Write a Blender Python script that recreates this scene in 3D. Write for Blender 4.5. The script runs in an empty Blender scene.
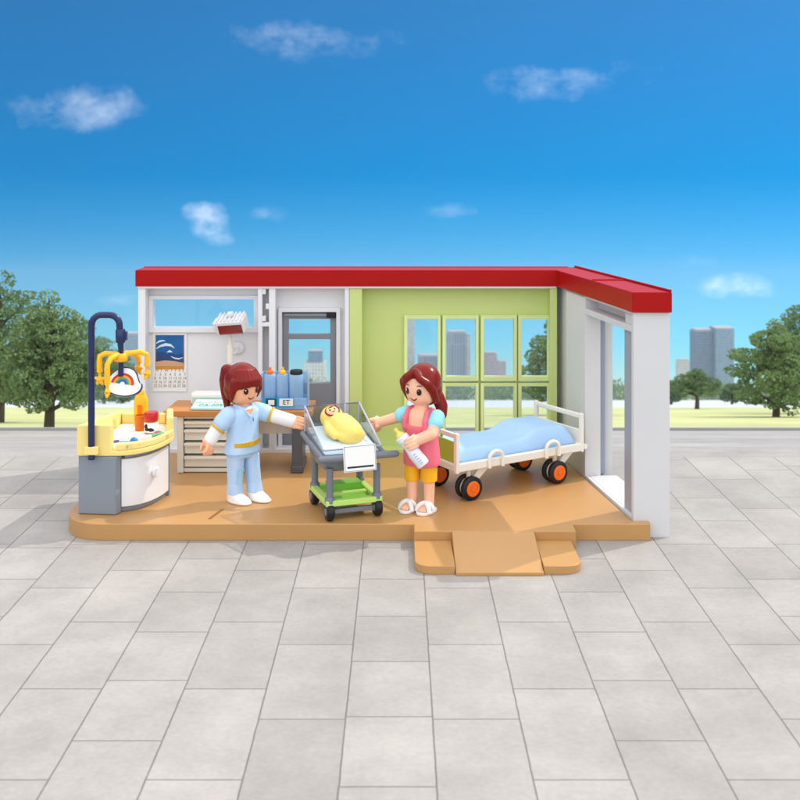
import bpy, bmesh, math, random
from mathutils import Vector, Matrix, Quaternion, noise as mnoise

random.seed(7)
K = 0.0185            # metres per working unit (the figures stand about 1.65 m tall)
R = math.radians
scene = bpy.context.scene
col = scene.collection

# ------------------------------------------------------------------ materials
def lin(c):
    return tuple((x / 255 / 12.92 if x / 255 <= 0.04045 else ((x / 255 + 0.055) / 1.055) ** 2.4) for x in c)

def pm(name, rgb, rough=0.4, var=0.05, nscale=3.0, bump=0.0, bscale=30.0, spec=0.35, coat=0.0, metal=0.0, sss=0.0, raw=None):
    """plastic / paint: base colour with slight procedural unevenness of colour, gloss and surface"""
    m = bpy.data.materials.new(name); m.use_nodes = True
    nt = m.node_tree; N = nt.nodes; L = nt.links
    p = N['Principled BSDF']
    base = raw or lin(rgb)
    tc = N.new('ShaderNodeTexCoord')
    nz = N.new('ShaderNodeTexNoise'); nz.inputs['Scale'].default_value = nscale; nz.inputs['Detail'].default_value = 5
    L.new(tc.outputs['Object'], nz.inputs['Vector'])
    mx = N.new('ShaderNodeMix'); mx.data_type = 'RGBA'
    mx.inputs[6].default_value = (*[b * (1 - var) for b in base], 1)
    mx.inputs[7].default_value = (*[min(1, b * (1 + var)) for b in base], 1)
    L.new(nz.outputs['Fac'], mx.inputs[0]); L.new(mx.outputs[2], p.inputs['Base Color'])
    mr = N.new('ShaderNodeMapRange'); mr.inputs['To Min'].default_value = max(0.02, rough - 0.07); mr.inputs['To Max'].default_value = min(1, rough + 0.07)
    n2 = N.new('ShaderNodeTexNoise'); n2.inputs['Scale'].default_value = nscale * 4; n2.inputs['Detail'].default_value = 3
    L.new(tc.outputs['Object'], n2.inputs['Vector'])
    L.new(n2.outputs['Fac'], mr.inputs['Value']); L.new(mr.outputs['Result'], p.inputs['Roughness'])
    p.inputs['Specular IOR Level'].default_value = spec
    p.inputs['Coat Weight'].default_value = coat
    p.inputs['Coat Roughness'].default_value = 0.15
    p.inputs['Metallic'].default_value = metal
    if sss:
        p.inputs['Subsurface Weight'].default_value = sss
        p.inputs['Subsurface Radius'].default_value = (0.05, 0.025, 0.015)
        p.inputs['Subsurface Scale'].default_value = 0.6
    if bump:
        nb = N.new('ShaderNodeTexNoise'); nb.inputs['Scale'].default_value = bscale; nb.inputs['Detail'].default_value = 4
        L.new(tc.outputs['Object'], nb.inputs['Vector'])
        b = N.new('ShaderNodeBump'); b.inputs['Strength'].default_value = bump; b.inputs['Distance'].default_value = 0.02
        L.new(nb.outputs['Fac'], b.inputs['Height']); L.new(b.outputs['Normal'], p.inputs['Normal'])
    return m

def glass(name, tint, gloss=0.12, rough=0.03):
    """thin clear plastic sheet: mostly transmits, reflects more at grazing angles"""
    m = bpy.data.materials.new(name); m.use_nodes = True
    nt = m.node_tree; N = nt.nodes; L = nt.links
    N.remove(N['Principled BSDF'])
    t = N.new('ShaderNodeBsdfTransparent'); t.inputs['Color'].default_value = (*tint, 1)
    g = N.new('ShaderNodeBsdfGlossy'); g.inputs['Roughness'].default_value = rough
    lw = N.new('ShaderNodeLayerWeight'); lw.inputs['Blend'].default_value = 0.5
    fr = N.new('ShaderNodeMath'); fr.operation = 'POWER'; fr.inputs[1].default_value = 5.0; L.new(lw.outputs['Facing'], fr.inputs[0])
    ad = N.new('ShaderNodeMath'); ad.operation = 'ADD'; ad.inputs[1].default_value = gloss * 0.2; ad.use_clamp = True
    mx = N.new('ShaderNodeMixShader')
    L.new(fr.outputs[0], ad.inputs[0]); L.new(ad.outputs[0], mx.inputs[0])
    L.new(t.outputs[0], mx.inputs[1]); L.new(g.outputs[0], mx.inputs[2])
    L.new(mx.outputs[0], N['Material Output'].inputs['Surface'])
    return m

def leafmat(name, a, b, rough=0.55):
    m = bpy.data.materials.new(name); m.use_nodes = True
    nt = m.node_tree; N = nt.nodes; L = nt.links
    p = N['Principled BSDF']
    g = N.new('ShaderNodeNewGeometry')
    tc = N.new('ShaderNodeTexCoord')
    nz = N.new('ShaderNodeTexNoise'); nz.inputs['Scale'].default_value = 0.9; nz.inputs['Detail'].default_value = 3
    L.new(tc.outputs['Object'], nz.inputs['Vector'])
    av = N.new('ShaderNodeMath'); av.operation = 'MULTIPLY_ADD'; av.inputs[1].default_value = 0.5
    L.new(g.outputs['Random Per Island'], av.inputs[0])
    hf = N.new('ShaderNodeMath'); hf.operation = 'MULTIPLY'; hf.inputs[1].default_value = 0.5
    L.new(nz.outputs['Fac'], hf.inputs[0]); L.new(hf.outputs[0], av.inputs[2])
    mx = N.new('ShaderNodeMix'); mx.data_type = 'RGBA'
    mx.inputs[6].default_value = (*a, 1); mx.inputs[7].default_value = (*b, 1)
    L.new(av.outputs[0], mx.inputs[0]); L.new(mx.outputs[2], p.inputs['Base Color'])
    p.inputs['Roughness'].default_value = rough
    tr = N.new('ShaderNodeBsdfTranslucent'); L.new(mx.outputs[2], tr.inputs['Color'])
    ms = N.new('ShaderNodeMixShader'); ms.inputs[0].default_value = 0.35
    L.new(p.outputs[0], ms.inputs[1]); L.new(tr.outputs[0], ms.inputs[2])
    L.new(ms.outputs[0], N['Material Output'].inputs['Surface'])
    return m

M = dict(
    tan=pm('tan_plastic', (188, 142, 88), 0.36, 0.08, 0.9, 0.06, 70),
    shadegrey=pm('shade_grey_plastic', (150, 156, 170), 0.4, 0.04),  # grey standing in for shade in the doorway recesses
    tubedge=pm('pale_grey_edge', (176, 182, 192), 0.3),
    cartgrey=pm('mid_grey_plastic', (116, 120, 128), 0.34, 0.05),
    sidewhite=pm('shaded_white_plastic', (210, 210, 210), 0.38, 0.03, 1.0, 0.02, 40),  # wall white toned down, shade of the side wall put into its colour
    brown_slot=pm('brown_slot', (140, 92, 48), 0.5),
    white=pm('white_plastic', (232, 233, 235), 0.38, 0.03, 1.0, 0.02, 40),
    green=pm('lime_green_plastic', (204, 219, 136), 0.4, 0.04, 1.0, 0.02, 40),
    lightgreen=pm('pale_green_frame', (216, 229, 156), 0.38, 0.03),
    red=pm('red_plastic', (168, 12, 7), 0.4, 0.05, 1.2, 0.02, 50, spec=0.15),
    doorgrey=pm('door_grey', (132, 134, 140), 0.4, 0.04),
    black=pm('black_plastic', (24, 24, 26), 0.4, 0.1),
    charcoal=pm('charcoal_plastic', (84, 86, 92), 0.36, 0.06),
    stationgrey=pm('slate_grey_plastic', (132, 142, 152), 0.4, 0.05, 1.5, 0.02, 50),
    cream=pm('cream_plastic', (238, 234, 222), 0.36, 0.03),
    yellow=pm('soft_yellow_plastic', (246, 224, 140), 0.36, 0.04),
    orange_yellow=pm('amber_plastic', (250, 186, 20), 0.3, 0.05, coat=0.3),
    orange=pm('orange_plastic', (240, 112, 22), 0.35, 0.05),
    navy=pm('navy_plastic', (24, 36, 84), 0.3, 0.08, coat=0.3),
    woodtop=pm('brown_desk_plastic', (196, 132, 72), 0.4, 0.06, 2.0),
    skin_fair=pm('fair_skin_plastic', (247, 192, 160), 0.38, 0.02, sss=0.15),
    skin=pm('skin_plastic', (245, 182, 140), 0.38, 0.02, sss=0.15),
    hair=pm('dark_red_hair', (0,0,0), 0.24, 0.15, 6.0, spec=0.2, coat=0.06, raw=(0.20,0.009,0.005)),
    tunic=pm('pale_blue_tunic', (180, 212, 245), 0.42, 0.04),
    sleeve_white=pm('white_sleeve', (238, 238, 236), 0.42, 0.03),
    gold=pm('mustard_trim', (212, 170, 40), 0.4, 0.05),
    shoe=pm('white_shoe', (245, 242, 238), 0.36, 0.02),
    pink=pm('pink_dress', (234, 112, 130), 0.42, 0.05),
    aqua=pm('aqua_sleeve', (150, 216, 228), 0.42, 0.05),
    amber=pm('amber_trousers', (250, 186, 30), 0.42, 0.04),
    eye=pm('eye_print', (40, 20, 14), 0.3, 0.05),
    mouth=pm('mouth_print', (140, 36, 24), 0.35, 0.05),
    blush=pm('cheek_print', (244, 160, 130), 0.4, 0.03),
    sheet=pm('light_blue_sheet', (172, 208, 244), 0.5, 0.04, 2.0, 0.08, 12),
    padblue=pm('ice_blue_pad', (216, 232, 244), 0.45, 0.03, 2.0),
    swaddle=pm('yellow_swaddle', (251, 220, 116), 0.45, 0.05, 3.0, 0.05, 14),
    cribgreen=pm('lime_cart_plastic', (190, 226, 116), 0.36, 0.04),
    cribgreen2=pm('leaf_green_tray', (128, 196, 72), 0.38, 0.04),
    panelgreen=pm('olive_green_panel', (170, 186, 58), 0.4, 0.04),
    teal=pm('teal_print', (40, 160, 172), 0.4, 0.06),
    paleteal=pm('pale_teal_panel', (188, 216, 208), 0.4, 0.05, 6.0),
    blueprint=pm('bright_blue_label', (40, 160, 214), 0.4, 0.08, 4.0),
    ink=pm('dark_ink', (26, 34, 38), 0.5, 0.05),
    greenink=pm('green_ink', (24, 84, 60), 0.5, 0.05),
    paper=pm('white_paper', (240, 240, 236), 0.6, 0.02),
    caldeep=pm('deep_blue_print', (18, 96, 158), 0.5, 0.35, 5.0),
    calmid=pm('sea_blue_print', (36, 70, 120), 0.5, 0.4, 9.0),
    calfoam=pm('foam_print', (210, 230, 240), 0.5, 0.05),
    calsand=pm('sand_print', (210, 160, 120), 0.5, 0.1),
    calorange=pm('ochre_print', (206, 138, 50), 0.5, 0.05),
    calink=pm('brown_number_ink', (156, 116, 88), 0.6, 0.1),
    heatred=pm('dark_red_lens', (128, 18, 16), 0.25, 0.1, coat=0.4),
    jarred=pm('red_lid', (196, 22, 28), 0.3, 0.05, coat=0.3),
    rb_red=pm('rainbow_red', (200, 40, 30), 0.45), rb_or=pm('rainbow_orange', (240, 150, 50), 0.45),
    rb_gr=pm('rainbow_green', (70, 160, 100), 0.45), rb_bl=pm('rainbow_blue', (40, 90, 170), 0.45),
    pinkhot=pm('hot_pink_plastic', (232, 84, 148), 0.3, coat=0.3),
    purple=pm('purple_plastic', (120, 90, 160), 0.35),
    tealrattle=pm('turquoise_plastic', (30, 170, 190), 0.3, coat=0.3),
    bluerattle=pm('blue_plastic', (20, 120, 190), 0.3, coat=0.3),
    greenpen=pm('green_plastic', (90, 180, 110), 0.35),
    milk=pm('milky_plastic', (226, 230, 238), 0.3, 0.04, sss=0.1),
    teat=pm('pale_yellow_rubber', (240, 216, 110), 0.4),
    metal=pm('grey_metal', (150, 156, 164), 0.3, 0.05, metal=0.6),
    pane=glass('clear_pane', (0.93, 0.96, 0.98)),
    tub=glass('smoky_clear_plastic', (0.80, 0.84, 0.88), 0.5, 0.08),
    bluebottle=None, amberjar=None,
)
def translucent_plastic(name, rgb, alpha):
    m = bpy.data.materials.new(name); m.use_nodes = True
    nt = m.node_tree; N = nt.nodes; L = nt.links
    p = N['Principled BSDF']; p.inputs['Base Color'].default_value = (*lin(rgb), 1); p.inputs['Roughness'].default_value = 0.2
    t = N.new('ShaderNodeBsdfTransparent'); t.inputs['Color'].default_value = (*[0.4 + 0.6 * c for c in lin(rgb)], 1)
    lw = N.new('ShaderNodeLayerWeight'); lw.inputs['Blend'].default_value = 0.35
    mr = N.new('ShaderNodeMapRange'); mr.inputs['To Min'].default_value = alpha; mr.inputs['To Max'].default_value = min(1, alpha + 0.4)
    L.new(lw.outputs['Facing'], mr.inputs['Value'])
    ms = N.new('ShaderNodeMixShader'); L.new(mr.outputs[0], ms.inputs[0])
    L.new(t.outputs[0], ms.inputs[1]); L.new(p.outputs[0], ms.inputs[2])
    L.new(ms.outputs[0], N['Material Output'].inputs['Surface'])
    return m
M['bluebottle'] = translucent_plastic('translucent_blue_plastic', (178, 216, 246), 0.5)
M['clearblue'] = translucent_plastic('clear_blue_plastic', (196, 222, 242), 0.25)
M['amberjar'] = translucent_plastic('translucent_amber_plastic', (232, 130, 20), 0.6)

# ------------------------------------------------------------------ mesh builder
class MB:
    def __init__(s): s.bm = bmesh.new()
    def _add(s, verts, faces, mat=None):
        vs = [s.bm.verts.new(mat @ Vector(v) if mat else v) for v in verts]
        for f in faces:
            try: s.bm.faces.new([vs[i] for i in f])
            except ValueError: pass
        return s
    def box(s, x0, x1, y0, y1, z0, z1, mat=None):
        v = [(x0,y0,z0),(x1,y0,z0),(x1,y1,z0),(x0,y1,z0),(x0,y0,z1),(x1,y0,z1),(x1,y1,z1),(x0,y1,z1)]
        return s._add(v, [(0,3,2,1),(4,5,6,7),(0,1,5,4),(1,2,6,5),(2,3,7,6),(3,0,4,7)], mat)
    def hexa(s, v):   # eight corners, bottom ring then top ring (counter-clockwise seen from above)
        return s._add(v, [(0,3,2,1),(4,5,6,7),(0,1,5,4),(1,2,6,5),(2,3,7,6),(3,0,4,7)])
    def prism(s, outline, z0, z1, mat=None):
        n = len(outline)
        v = [(x,y,z0) for x,y in outline] + [(x,y,z1) for x,y in outline]
        f = [tuple(range(n-1,-1,-1)), tuple(range(n,2*n))] + [(i,(i+1)%n,n+(i+1)%n,n+i) for i in range(n)]
        return s._add(v, f, mat)
    def tube(s, pts, rad, seg=12, caps=True):
        pts = [Vector(p) for p in pts]; n = len(pts)
        rad = rad if isinstance(rad, (list, tuple)) else [rad]*n
        rings = []; prev = None
        for i, p in enumerate(pts):
            d = (pts[min(i+1,n-1)] - pts[max(i-1,0)]).normalized()
            if prev is None:
                a = Vector((0,0,1)) if abs(d.z) < 0.9 else Vector((1,0,0))
                u = d.cross(a).normalized()
            else:
                u = (prev - d * prev.dot(d)).normalized()
            prev = u; w = d.cross(u)
            rings.append([s.bm.verts.new(p + (u*math.cos(2*math.pi*k/seg) + w*math.sin(2*math.pi*k/seg))*rad[i]) for k in range(seg)])
        for i in range(n-1):
            for k in range(seg):
                s.bm.faces.new([rings[i][k], rings[i][(k+1)%seg], rings[i+1][(k+1)%seg], rings[i+1][k]])
        if caps:
            s.bm.faces.new(rings[0][::-1]); s.bm.faces.new(rings[-1])
        return s
    def ell(s, c, r, seg=24, rings=14, rot=None):
        m = Matrix.Translation(c) @ (rot.to_4x4() if rot else Matrix.Identity(4)) @ Matrix.Diagonal((*r, 1))
        bmesh.ops.create_uvsphere(s.bm, u_segments=seg, v_segments=rings, radius=1, matrix=m)
        return s
    def capsule(s, a, b, ra, rb, seg=14):
        a = Vector(a); b = Vector(b); d = (b-a); L = d.length; d.normalize()
        pts = []; rad = []
        for k in range(5):
            t = math.pi/2*(1-k/4); pts.append(a - d*ra*math.sin(t)*0.98); rad.append(max(0.02, ra*math.cos(t)))
        for k in range(5):
            t = math.pi/2*k/4; pts.append(b + d*rb*math.sin(t)*0.98); rad.append(max(0.02, rb*math.cos(t)))
        return s.tube(pts, rad, seg)
    def chain(s, pts, rad, seg=10):
        for i in range(len(pts)-1):
            s.capsule(pts[i], pts[i+1], rad[i], rad[i+1], seg)
        return s
    def loft(s, secs, seg=28, power=2.0):   # (z, rx, ry, cx, cy)
        rings = []
        for z, rx, ry, cx, cy in secs:
            ring = []
            for k in range(seg):
                a = 2*math.pi*k/seg; c = math.cos(a); q = math.sin(a)
                e = 2/power
                ring.append(s.bm.verts.new((cx + rx*math.copysign(abs(c)**e, c), cy + ry*math.copysign(abs(q)**e, q), z)))
            rings.append(ring)
        for i in range(len(rings)-1):
            for k in range(seg):
                s.bm.faces.new([rings[i][k], rings[i][(k+1)%seg], rings[i+1][(k+1)%seg], rings[i+1][k]])
        s.bm.faces.new(rings[0][::-1]); s.bm.faces.new(rings[-1])
        return s
    def lathe(s, prof, seg=24, c=(0,0,0), axis='Z', mat=None):
        c = Vector(c); rings = []
        for r, h in prof:
            ring = []
            for k in range(seg):
                a = 2*math.pi*k/seg
                if axis == 'Z': v = Vector((r*math.cos(a), r*math.sin(a), h))
                elif axis == 'Y': v = Vector((r*math.cos(a), -h, r*math.sin(a)))
                else: v = Vector((h, r*math.cos(a), r*math.sin(a)))
                v = (mat @ v if mat else v) + c
                ring.append(s.bm.verts.new(v))
            rings.append(ring)
        for i in range(len(rings)-1):
            for k in range(seg):
                s.bm.faces.new([rings[i][k], rings[i][(k+1)%seg], rings[i+1][(k+1)%seg], rings[i+1][k]])
        s.bm.faces.new(rings[0][::-1]); s.bm.faces.new(rings[-1])
        return s
    def holed(s, x0, x1, z0, z1, y0, y1, holes):   # an upright slab with rectangular openings
        xs = sorted({x0, x1} | {h[0] for h in holes} | {h[1] for h in holes})
        zs = sorted({z0, z1} | {h[2] for h in holes} | {h[3] for h in holes})
        cx = lambda i, j: any(h[0] <= (xs[i]+xs[i+1])/2 <= h[1] and h[2] <= (zs[j]+zs[j+1])/2 <= h[3] for h in holes)
        solid = lambda i, j: 0 <= i < len(xs)-1 and 0 <= j < len(zs)-1 and not cx(i, j)
        V = {}
        def v(x, y, z):
            k = (round(x,4), y, round(z,4))
            if k not in V: V[k] = s.bm.verts.new((x,y,z))
            return V[k]
        for i in range(len(xs)-1):
            for j in range(len(zs)-1):
                if not solid(i, j): continue
                a,b,c,d = xs[i],xs[i+1],zs[j],zs[j+1]
                s.bm.faces.new([v(a,y0,c),v(b,y0,c),v(b,y0,d),v(a,y0,d)])
                s.bm.faces.new([v(a,y1,c),v(a,y1,d),v(b,y1,d),v(b,y1,c)])
                if not solid(i-1,j): s.bm.faces.new([v(a,y0,c),v(a,y0,d),v(a,y1,d),v(a,y1,c)])
                if not solid(i+1,j): s.bm.faces.new([v(b,y0,c),v(b,y1,c),v(b,y1,d),v(b,y0,d)])
                if not solid(i,j-1): s.bm.faces.new([v(a,y0,c),v(a,y1,c),v(b,y1,c),v(b,y0,c)])
                if not solid(i,j+1): s.bm.faces.new([v(a,y0,d),v(b,y0,d),v(b,y1,d),v(a,y1,d)])
        return s
    def build(s, name, mat, parent=None, off=(0,0,0), bevel=0.0, seg=2, smooth=True, remesh=0.0, relax=0, sub=0, sharp=40):
        bm = s.bm; off = Vector(off)
        for v in bm.verts: v.co = (v.co - off) * K
        if smooth:
            bmesh.ops.recalc_face_normals(bm, faces=bm.faces)
        for f in bm.faces: f.smooth = smooth
        if smooth and not remesh:
            for e in bm.edges:
                if len(e.link_faces) == 2 and e.calc_face_angle(0) > R(sharp): e.smooth = False
        me = bpy.data.meshes.new(name); bm.to_mesh(me); bm.free()
        o = bpy.data.objects.new(name, me); col.objects.link(o)
        me.materials.append(mat)
        if parent: o.parent = parent
        if remesh:
            md = o.modifiers.new('r', 'REMESH'); md.mode = 'VOXEL'; md.voxel_size = remesh*K; md.use_smooth_shade = True
            if relax:
                sm = o.modifiers.new('s', 'SMOOTH'); sm.factor = 0.5; sm.iterations = relax
            dg = bpy.context.evaluated_depsgraph_get()
            new = bpy.data.meshes.new_from_object(o.evaluated_get(dg))
            o.modifiers.clear(); o.data = new; new.name = name
            if not new.materials: new.materials.append(mat)
            for p in new.polygons: p.use_smooth = True
        if bevel:
            b = o.modifiers.new('Bevel', 'BEVEL'); b.width = bevel*K; b.segments = seg; b.limit_method = 'ANGLE'; b.angle_limit = R(35); b.harden_normals = True
        if sub:
            b = o.modifiers.new('Sub', 'SUBSURF'); b.levels = sub; b.render_levels = sub
        return o

def tag(o, label, cat, group=None, kind=None):
    if label: o['label'] = label
    if cat: o['category'] = cat
    if group: o['group'] = group
    if kind: o['kind'] = kind
    return o
def thing(name, label, cat, loc=(0,0,0), rz=0, group=None, kind=None):
    o = bpy.data.objects.new(name, None); col.objects.link(o)
    o.location = Vector(loc)*K; o.rotation_euler = (0,0,R(rz)); o.empty_display_size = 0.05
    return tag(o, label, cat, group, kind)
def text(name, body, size, mat, parent, loc, rot=(R(90),0,0), ext=0.08, align='CENTER', off=(0,0,0), space=1.0):
    c = bpy.data.curves.new(name, 'FONT'); c.body = body; c.size = size*K; c.extrude = ext*K; c.align_x = align; c.align_y = 'CENTER'; c.space_line = space
    o = bpy.data.objects.new(name, c); col.objects.link(o); c.materials.append(mat)
    o.parent = parent; o.location = (Vector(loc)-Vector(off))*K; o.rotation_euler = rot
    dg = bpy.context.evaluated_depsgraph_get()
    me = bpy.data.meshes.new_from_object(o.evaluated_get(dg))
    n = bpy.data.objects.new(name, me); col.objects.link(n); n.parent = parent; n.location = o.location; n.rotation_euler = rot
    bpy.data.objects.remove(o); n.name = name
    return n
def arc(cx, cy, r, a0, a1, n):
    return [(cx + r*math.cos(R(a0+(a1-a0)*i/n)), cy + r*math.sin(R(a0+(a1-a0)*i/n))) for i in range(n+1)]

# ------------------------------------------------------------------ the ground: a plaza on a rise, park falling away behind
HAZE = 0.0002
SL = 0.2071
def zt(Y):
    if Y <= 790: return -10.0
    if Y < 850: return -10.0 - SL*(Y-790)**2/120
    return -10.0 - SL*(Y-820)
YS = [-1500, 0, 300, 600, 780] + list(range(790, 851, 5)) + [1000, 1200]
def sheet(name, x, ys, mat, lift, kind='structure'):
    m = MB(); prev = None
    for Y in ys:
        a = m.bm.verts.new((-x, Y, zt(Y)+lift)); b = m.bm.verts.new((x, Y, zt(Y)+lift))
        if prev: m.bm.faces.new([prev[0], prev[1], b, a])
        prev = (a, b)
    o = m.build(name, mat); tag(o, None, None, kind=kind); return o

def paving_mat():
    m = bpy.data.materials.new('pale_paving'); m.use_nodes = True
    nt = m.node_tree; N = nt.nodes; L = nt.links; p = N['Principled BSDF']
    tc = N.new('ShaderNodeTexCoord'); mp = N.new('ShaderNodeMapping')
    mp.inputs['Scale'].default_value = (1/K, 1/K, 1/K); mp.inputs['Rotation'].default_value = (0,0,R(90)); mp.inputs['Location'].default_value = (13, 21, 0)
    L.new(tc.outputs['Object'], mp.inputs['Vector'])
    br = N.new('ShaderNodeTexBrick'); br.offset = 0.37; br.offset_frequency = 2; br.squash = 0.72; br.squash_frequency = 3; br.inputs['Scale'].default_value = 1.0
    br.inputs['Brick Width'].default_value = 66; br.inputs['Row Height'].default_value = 34
    br.inputs['Mortar Size'].default_value = 0.38; br.inputs['Mortar Smooth'].default_value = 0.3; br.inputs['Bias'].default_value = 0.0
    br.inputs['Color1'].default_value = (0.385,0.362,0.335,1); br.inputs['Color2'].default_value = (0.325,0.305,0.282,1); br.inputs['Mortar'].default_value = (0.16,0.15,0.14,1)
    wob = N.new('ShaderNodeTexNoise'); wob.inputs['Scale'].default_value = 7; wob.inputs['Detail'].default_value = 5; L.new(tc.outputs['Object'], wob.inputs['Vector'])
    ws = N.new('ShaderNodeVectorMath'); ws.operation = 'MULTIPLY_ADD'; ws.inputs[1].default_value = (0.5,0.5,0); L.new(wob.outputs['Color'], ws.inputs[0]); L.new(mp.outputs[0], ws.inputs[2])
    L.new(ws.outputs[0], br.inputs['Vector'])
    nz = N.new('ShaderNodeTexNoise'); nz.inputs['Scale'].default_value = 1.3; nz.inputs['Detail'].default_value = 8; nz.inputs['Roughness'].default_value = 0.65
    L.new(tc.outputs['Object'], nz.inputs['Vector'])
    n2 = N.new('ShaderNodeTexNoise'); n2.inputs['Scale'].default_value = 22; n2.inputs['Detail'].default_value = 6
    L.new(tc.outputs['Object'], n2.inputs['Vector'])
    mr = N.new('ShaderNodeMapRange'); mr.inputs['From Min'].default_value = 0.3; mr.inputs['From Max'].default_value = 0.7; mr.inputs['To Min'].default_value = 0.80; mr.inputs['To Max'].default_value = 1.1
    L.new(nz.outputs['Fac'], mr.inputs['Value'])
    m2 = N.new('ShaderNodeMapRange'); m2.inputs['From Min'].default_value = 0.25; m2.inputs['From Max'].default_value = 0.75; m2.inputs['To Min'].default_value = 0.93; m2.inputs['To Max'].default_value = 1.06
    L.new(n2.outputs['Fac'], m2.inputs['Value'])
    mu = N.new('ShaderNodeMath'); mu.operation = 'MULTIPLY'; L.new(mr.outputs[0], mu.inputs[0]); L.new(m2.outputs[0], mu.inputs[1])
    vm = N.new('ShaderNodeVectorMath'); vm.operation = 'SCALE'; L.new(br.outputs['Color'], vm.inputs[0]); L.new(mu.outputs[0], vm.inputs['Scale'])
    L.new(vm.outputs[0], p.inputs['Base Color']); p.inputs['Roughness'].default_value = 0.7
    b = N.new('ShaderNodeBump'); b.inputs['Strength'].default_value = 0.25; b.inputs['Distance'].default_value = 0.01
    ad = N.new('ShaderNodeMath'); ad.operation = 'MULTIPLY_ADD'; ad.inputs[1].default_value = -1.0
    L.new(br.outputs['Fac'], ad.inputs[0]); sc = N.new('ShaderNodeMath'); sc.operation = 'MULTIPLY'; sc.inputs[1].default_value = 0.3
    L.new(n2.outputs['Fac'], sc.inputs[0]); L.new(sc.outputs[0], ad.inputs[2]); L.new(ad.outputs[0], b.inputs['Height'])
    L.new(b.outputs['Normal'], p.inputs['Normal'])
    return m
M['paving'] = paving_mat()
M['grass'] = pm('park_grass', (0,0,0), 0.9, 0.35, 0.25, 0.3, 3.0, 0.1, raw=(0.47, 0.49, 0.23))
M['path'] = pm('pale_path', (0,0,0), 0.8, 0.08, 0.2, raw=(0.50, 0.53, 0.56))
M['kerb'] = pm('grey_kerb', (0,0,0), 0.8, 0.08, 2.0, raw=(0.33, 0.33, 0.34))

def slab_mat():
    m = M['paving'].copy(); m.name = 'pale_slabs'
    br = [n for n in m.node_tree.nodes if n.type == 'TEX_BRICK'][0]
    br.inputs['Brick Width'].default_value = 90; br.inputs['Row Height'].default_value = 5000; br.inputs['Mortar Size'].default_value = 0.3
    br.inputs['Mortar'].default_value = (0.28,0.27,0.26,1)
    return m
M['slabs'] = slab_mat()
sheet('ground', 70000, YS + [1317, 1500, 3000, 8000, 30000, 60000], M['grass'], 0.0)
sheet('plaza', 6000, [y for y in YS if y < 800] + [800], M['paving'], 0.25)
sheet('pavement', 6000, [800.2] + [y for y in YS if y > 800] + [1317], M['slabs'], 0.25)
sheet('path', 60000, [4960, 9000, 16000, 35000], M['path'], 0.3)
m = MB(); a, b = 1317, 1344
m.hexa([(-6000,a,zt(a)-2),(6000,a,zt(a)-2),(6000,b,zt(b)-2),(-6000,b,zt(b)-2),(-6000,a,zt(a)+4),(6000,a,zt(a)+4),(6000,b,zt(b)+4),(-6000,b,zt(b)+4)])
tag(m.build('kerb', M['kerb']), None, None, kind='structure')

# ------------------------------------------------------------------ the toy hospital room
O = (-30, 690, -10)
room = thing('hospital_room', 'open toy hospital room with white and lime walls, red roof trim and tan floor', 'toy building', O)
def rb(m, name, mat, parent=room, **k): return m.build(name, mat, parent, off=O, **k)

# floor slab, ramp
xin = lambda Y: 137.9 - (Y-619)*0.1413
outline = [(-201,798)] + [(x,y) for x,y in arc(-174, 640, 27, 180, 270, 14)] + [(8,613),(8,600.5),(101,600.5),(101,613),(146.5,613),(147,618.6),(137.2,618.6),(xin(773.5)-0.4,773.5),(112,798)]
slab = rb(MB().prism(outline, -10, 0), 'floor_slab', M['tan'], bevel=0.7, seg=3)
m = MB()
def plate(x0, x1, corner):
    pts = [(x0,600.2),(x0,560),(x1,560),(x1,600.2)]
    if corner == 'l': pts = [(x0,600.2)] + arc(x0+9, 569, 9, 180, 270, 8) + [(x1,560),(x1,600.2)]
    if corner == 'r': pts = [(x0,600.2),(x0,560)] + arc(x1-9, 569, 9, 270, 360, 8) + [(x1,600.2)]
    m.prism(pts, -9.9, -5.2)
plate(8, 29.5, 'l'); plate(77, 98, 'r')
m.hexa([(29.7,558,-9.9),(76.8,558,-9.9),(76.8,600.3,-9.9),(29.7,600.3,-9.9),(29.7,558,-7.9),(76.8,558,-7.9),(76.8,600.3,-0.05),(29.7,600.3,-0.05)])
ramp = m.build('ramp', M['tan'], slab, off=O, bevel=0.5)
ramp.location = (0,0,0)
m = MB(); m.hexa([(-114,622,0.02),(-112.2,622,0.02),(-107.5,640,0.02),(-109.3,640,0.02),(-114,622,0.25),(-112.2,622,0.25),(-107.5,640,0.25),(-109.3,640,0.25)])
rb(m, 'slot', M['brown_slot'], slab)

# white back wall
m = MB()
m.holed(-193.5, -37.6, -10, 123, 774, 786, [(-188,-105,2.8,121),(-101.8,-96.8,2.8,93.2),(-101.8,-96.8,96.2,121),(-92,-40.8,2.8,121)])
m.holed(-193.5, -37.6, -10, 123, 786.02, 797, [(-186.4,-107.6,89,113.4),(-89,-46.5,-9,104)])
for z, sx in ((119,-1),(108,1),(99,-1)):
    x = -101.9 if sx < 0 else -96.7
    m.box(min(x, x-sx*2.6), max(x, x-sx*2.6), 774.6, 781, z-2, z+2)
ww = rb(m, 'white_wall', M['white'], bevel=0.35)
m = MB().holed(-188-0, -106, 87.4, 115, 783, 791, [(-184.7,-109.3,91.2,112.2)])
wf = rb(m, 'window_frame', M['white'], ww, bevel=0.4)
rb(MB().box(-186, -108, 791.2, 791.8, 90, 113), 'pane', M['pane'], ww)
df = rb(MB().holed(-91, -44.5, 0.2, 106, 782.5, 790, [(-88.2,-47.6,-1,102.8)]), 'door_frame', M['white'], ww, bevel=0.4)
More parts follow.
